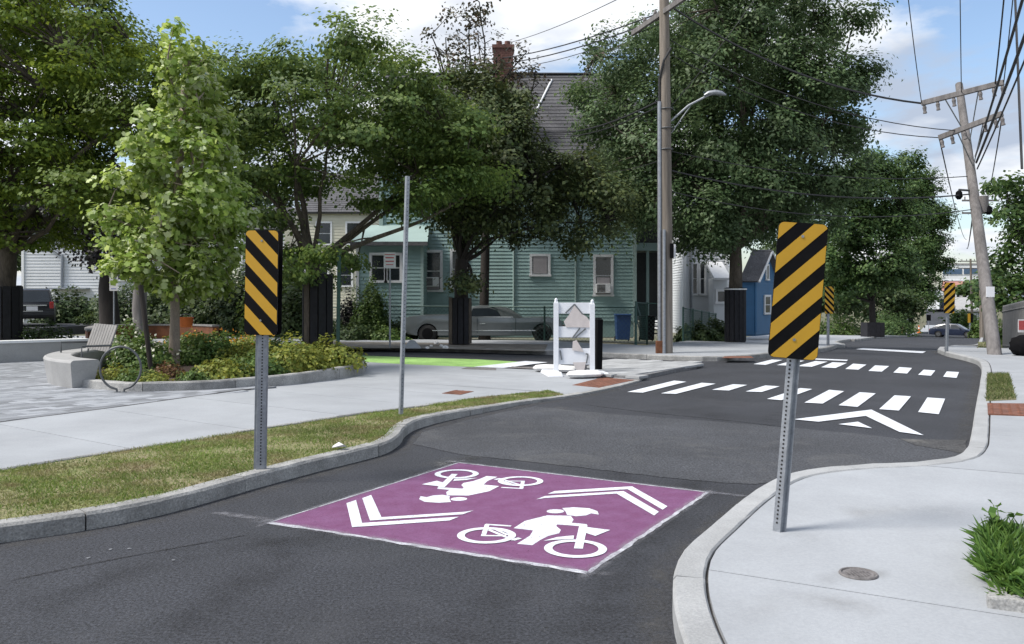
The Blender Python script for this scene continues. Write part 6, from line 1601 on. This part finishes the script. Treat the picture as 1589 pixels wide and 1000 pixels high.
# hedges and bushes
def bush(px, py, Y, rx, h, m, lab, n=1800, leaf=.11, name='bush', ry=None):
    c = W(px, py, Y); c.z = gz(c.x, c.y); shrub(name, lab, c, rx, ry or rx*.8, h, m, leaf*1.15, int(n*2.4), 'bush', 'bushes by the fences')
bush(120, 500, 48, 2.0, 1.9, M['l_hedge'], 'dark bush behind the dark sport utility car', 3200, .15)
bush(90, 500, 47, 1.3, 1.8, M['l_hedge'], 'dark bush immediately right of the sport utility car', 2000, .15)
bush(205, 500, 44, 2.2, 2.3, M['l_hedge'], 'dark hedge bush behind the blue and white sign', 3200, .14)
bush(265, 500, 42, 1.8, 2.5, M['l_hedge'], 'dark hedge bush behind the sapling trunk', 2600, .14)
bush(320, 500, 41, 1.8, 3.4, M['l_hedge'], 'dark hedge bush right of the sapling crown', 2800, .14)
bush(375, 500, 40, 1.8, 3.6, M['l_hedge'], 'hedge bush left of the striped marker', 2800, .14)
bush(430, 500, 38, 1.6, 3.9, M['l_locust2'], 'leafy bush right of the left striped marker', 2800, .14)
bush(465, 510, 35, 1.2, 2.6, M['l_hedge'], 'bush to the left of the plank trunk guard', 1800, .12)
bush(577, 480, 33.6, .85, 2.25, M['l_mound2'], 'rounded yellowish-green bush under the bay window', 3600, .08)
bush(543, 480, 35, .6, 1.9, M['l_plum'], 'dark purplish bush left of the bay window', 1100, .09)
bush(628, 500, 34.3, .6, .9, M['l_hedge'], 'low bush between the bay and the vintage coupe', 1200, .09)
bush(556, 522, 32.6, 1.0, .7, M['l_hedge'], 'weedy bush along the fence left of the parking sign', 1500, .09)
bush(600, 522, 32.4, .9, .55, M['l_mound2'], 'low weeds at the foot of the parking sign', 1100, .08)
bush(510, 520, 32.8, 1.0, .8, M['l_hedge'], 'weedy bush along the fence behind the green post', 1200, .09)
bush(1085, 520, 36.5, .9, .85, M['l_hedge'], 'dark bush behind the fence left of the maple trunk', 1600, .1)
bush(1112, 520, 37, .9, 1.05, M['l_hedge'], 'bush against the white house left of the maple trunk', 1700, .1)
bush(1066, 520, 36, .5, .8, M['l_hedge'], 'dark bush right of the wooden utility pole', 900, .09)
bush(1232, 505, 46, .9, 1.2, M['l_hedge'], 'dark bush behind the large right marker', 1600, .13)
bush(1300, 500, 66, 2.2, 1.7, M['l_mound2'], 'bush behind the far left marker', 1500, .13)
bush(1385, 500, 84, 2.4, 2.2, M['l_row'], 'bush behind the folded barrier', 1500, .15)
bush(1560, 520, 42, .8, 1.1, M['l_mound2'], 'bush at the foot of the leaning pole', 1500, .11)
bush(1500, 500, 108, 2.2, 2.4, M['l_mound2'], 'yellow-green bush behind the hatchback', 1500, .2)
bush(1522, 508, 80, .9, 1.6, M['l_mound2'], 'yellow-green bush right of the hatchback', 1300, .2)

# soft marks on the asphalt and pavements
gk = offset(lKL, -.10); soft_path('gutter_grit', gk, .16, .002, M['grit'], road)
gk = offset(lKR, .10); soft_path('gutter_grit', gk, .15, .002, M['grit'], road)
for l, w_ in (([(330, 796), (360, 801), (400, 806), (425, 812)], .07), ([(1095, 766), (1130, 769), (1165, 773)], .06), ([(690, 716), (712, 719), (735, 722)], .05), ([(905, 895), (925, 884), (950, 868)], .07)):
    soft_path('overspray', spline(PX(l), .1), w_, .0095, M['spray'], road)
for l, w_, m_ in (([(250, 1000), (420, 880), (560, 800), (700, 730), (900, 650)], .30, 'stain'), ([(700, 1000), (800, 900), (900, 800), (1000, 715), (1120, 640)], .32, 'stain'), ([(905, 1000), (960, 900), (1030, 810), (1120, 715), (1220, 640)], .3, 'stain'),
                 ([(20, 960), (160, 900), (330, 850), (480, 842)], .25, 'stain'), ([(700, 655), (800, 650), (870, 655)], .30, 'dust'), ([(800, 632), (850, 636), (890, 632)], .35, 'dust'), ([(1250, 668), (1350, 682), (1430, 690), (1490, 698)], .22, 'dust'), ([(640, 740), (760, 700), (860, 690)], .3, 'dust'),
                 ([(905, 628), (1000, 640), (1120, 652), (1250, 667), (1400, 683), (1490, 692)], .03, 'crack'), ([(718, 705), (820, 716), (1000, 737), (1165, 752)], .02, 'crack'), ([(0, 905), (180, 868), (400, 828)], .02, 'crack')):
    soft_path('road_stain', spline(PX(l), .2), w_, .003, M[m_], road)
for a, b, w_ in (((170, 855), (174, 853), .02), ((134, 868), (140, 866), .018), ((199, 852), (203, 853), .015), ((267, 871), (271, 870), .018)):
    sheet('paint_scuff', stroke(P(*a), P(*b), w_, .8, 6), .006, M['scuff'], road)
for l, w_ in (([(1210, 828), (1260, 834), (1330, 846)], .16), ([(1120, 960), (1230, 930), (1400, 955)], .2), ([(1300, 800), (1400, 790), (1520, 800)], .25), ([(1250, 905), (1332, 891), (1390, 893)], .13)):
    soft_path('pavement_stain', spline(PX(l, .125), .15), w_, .1285, M['walkstain'], rs)
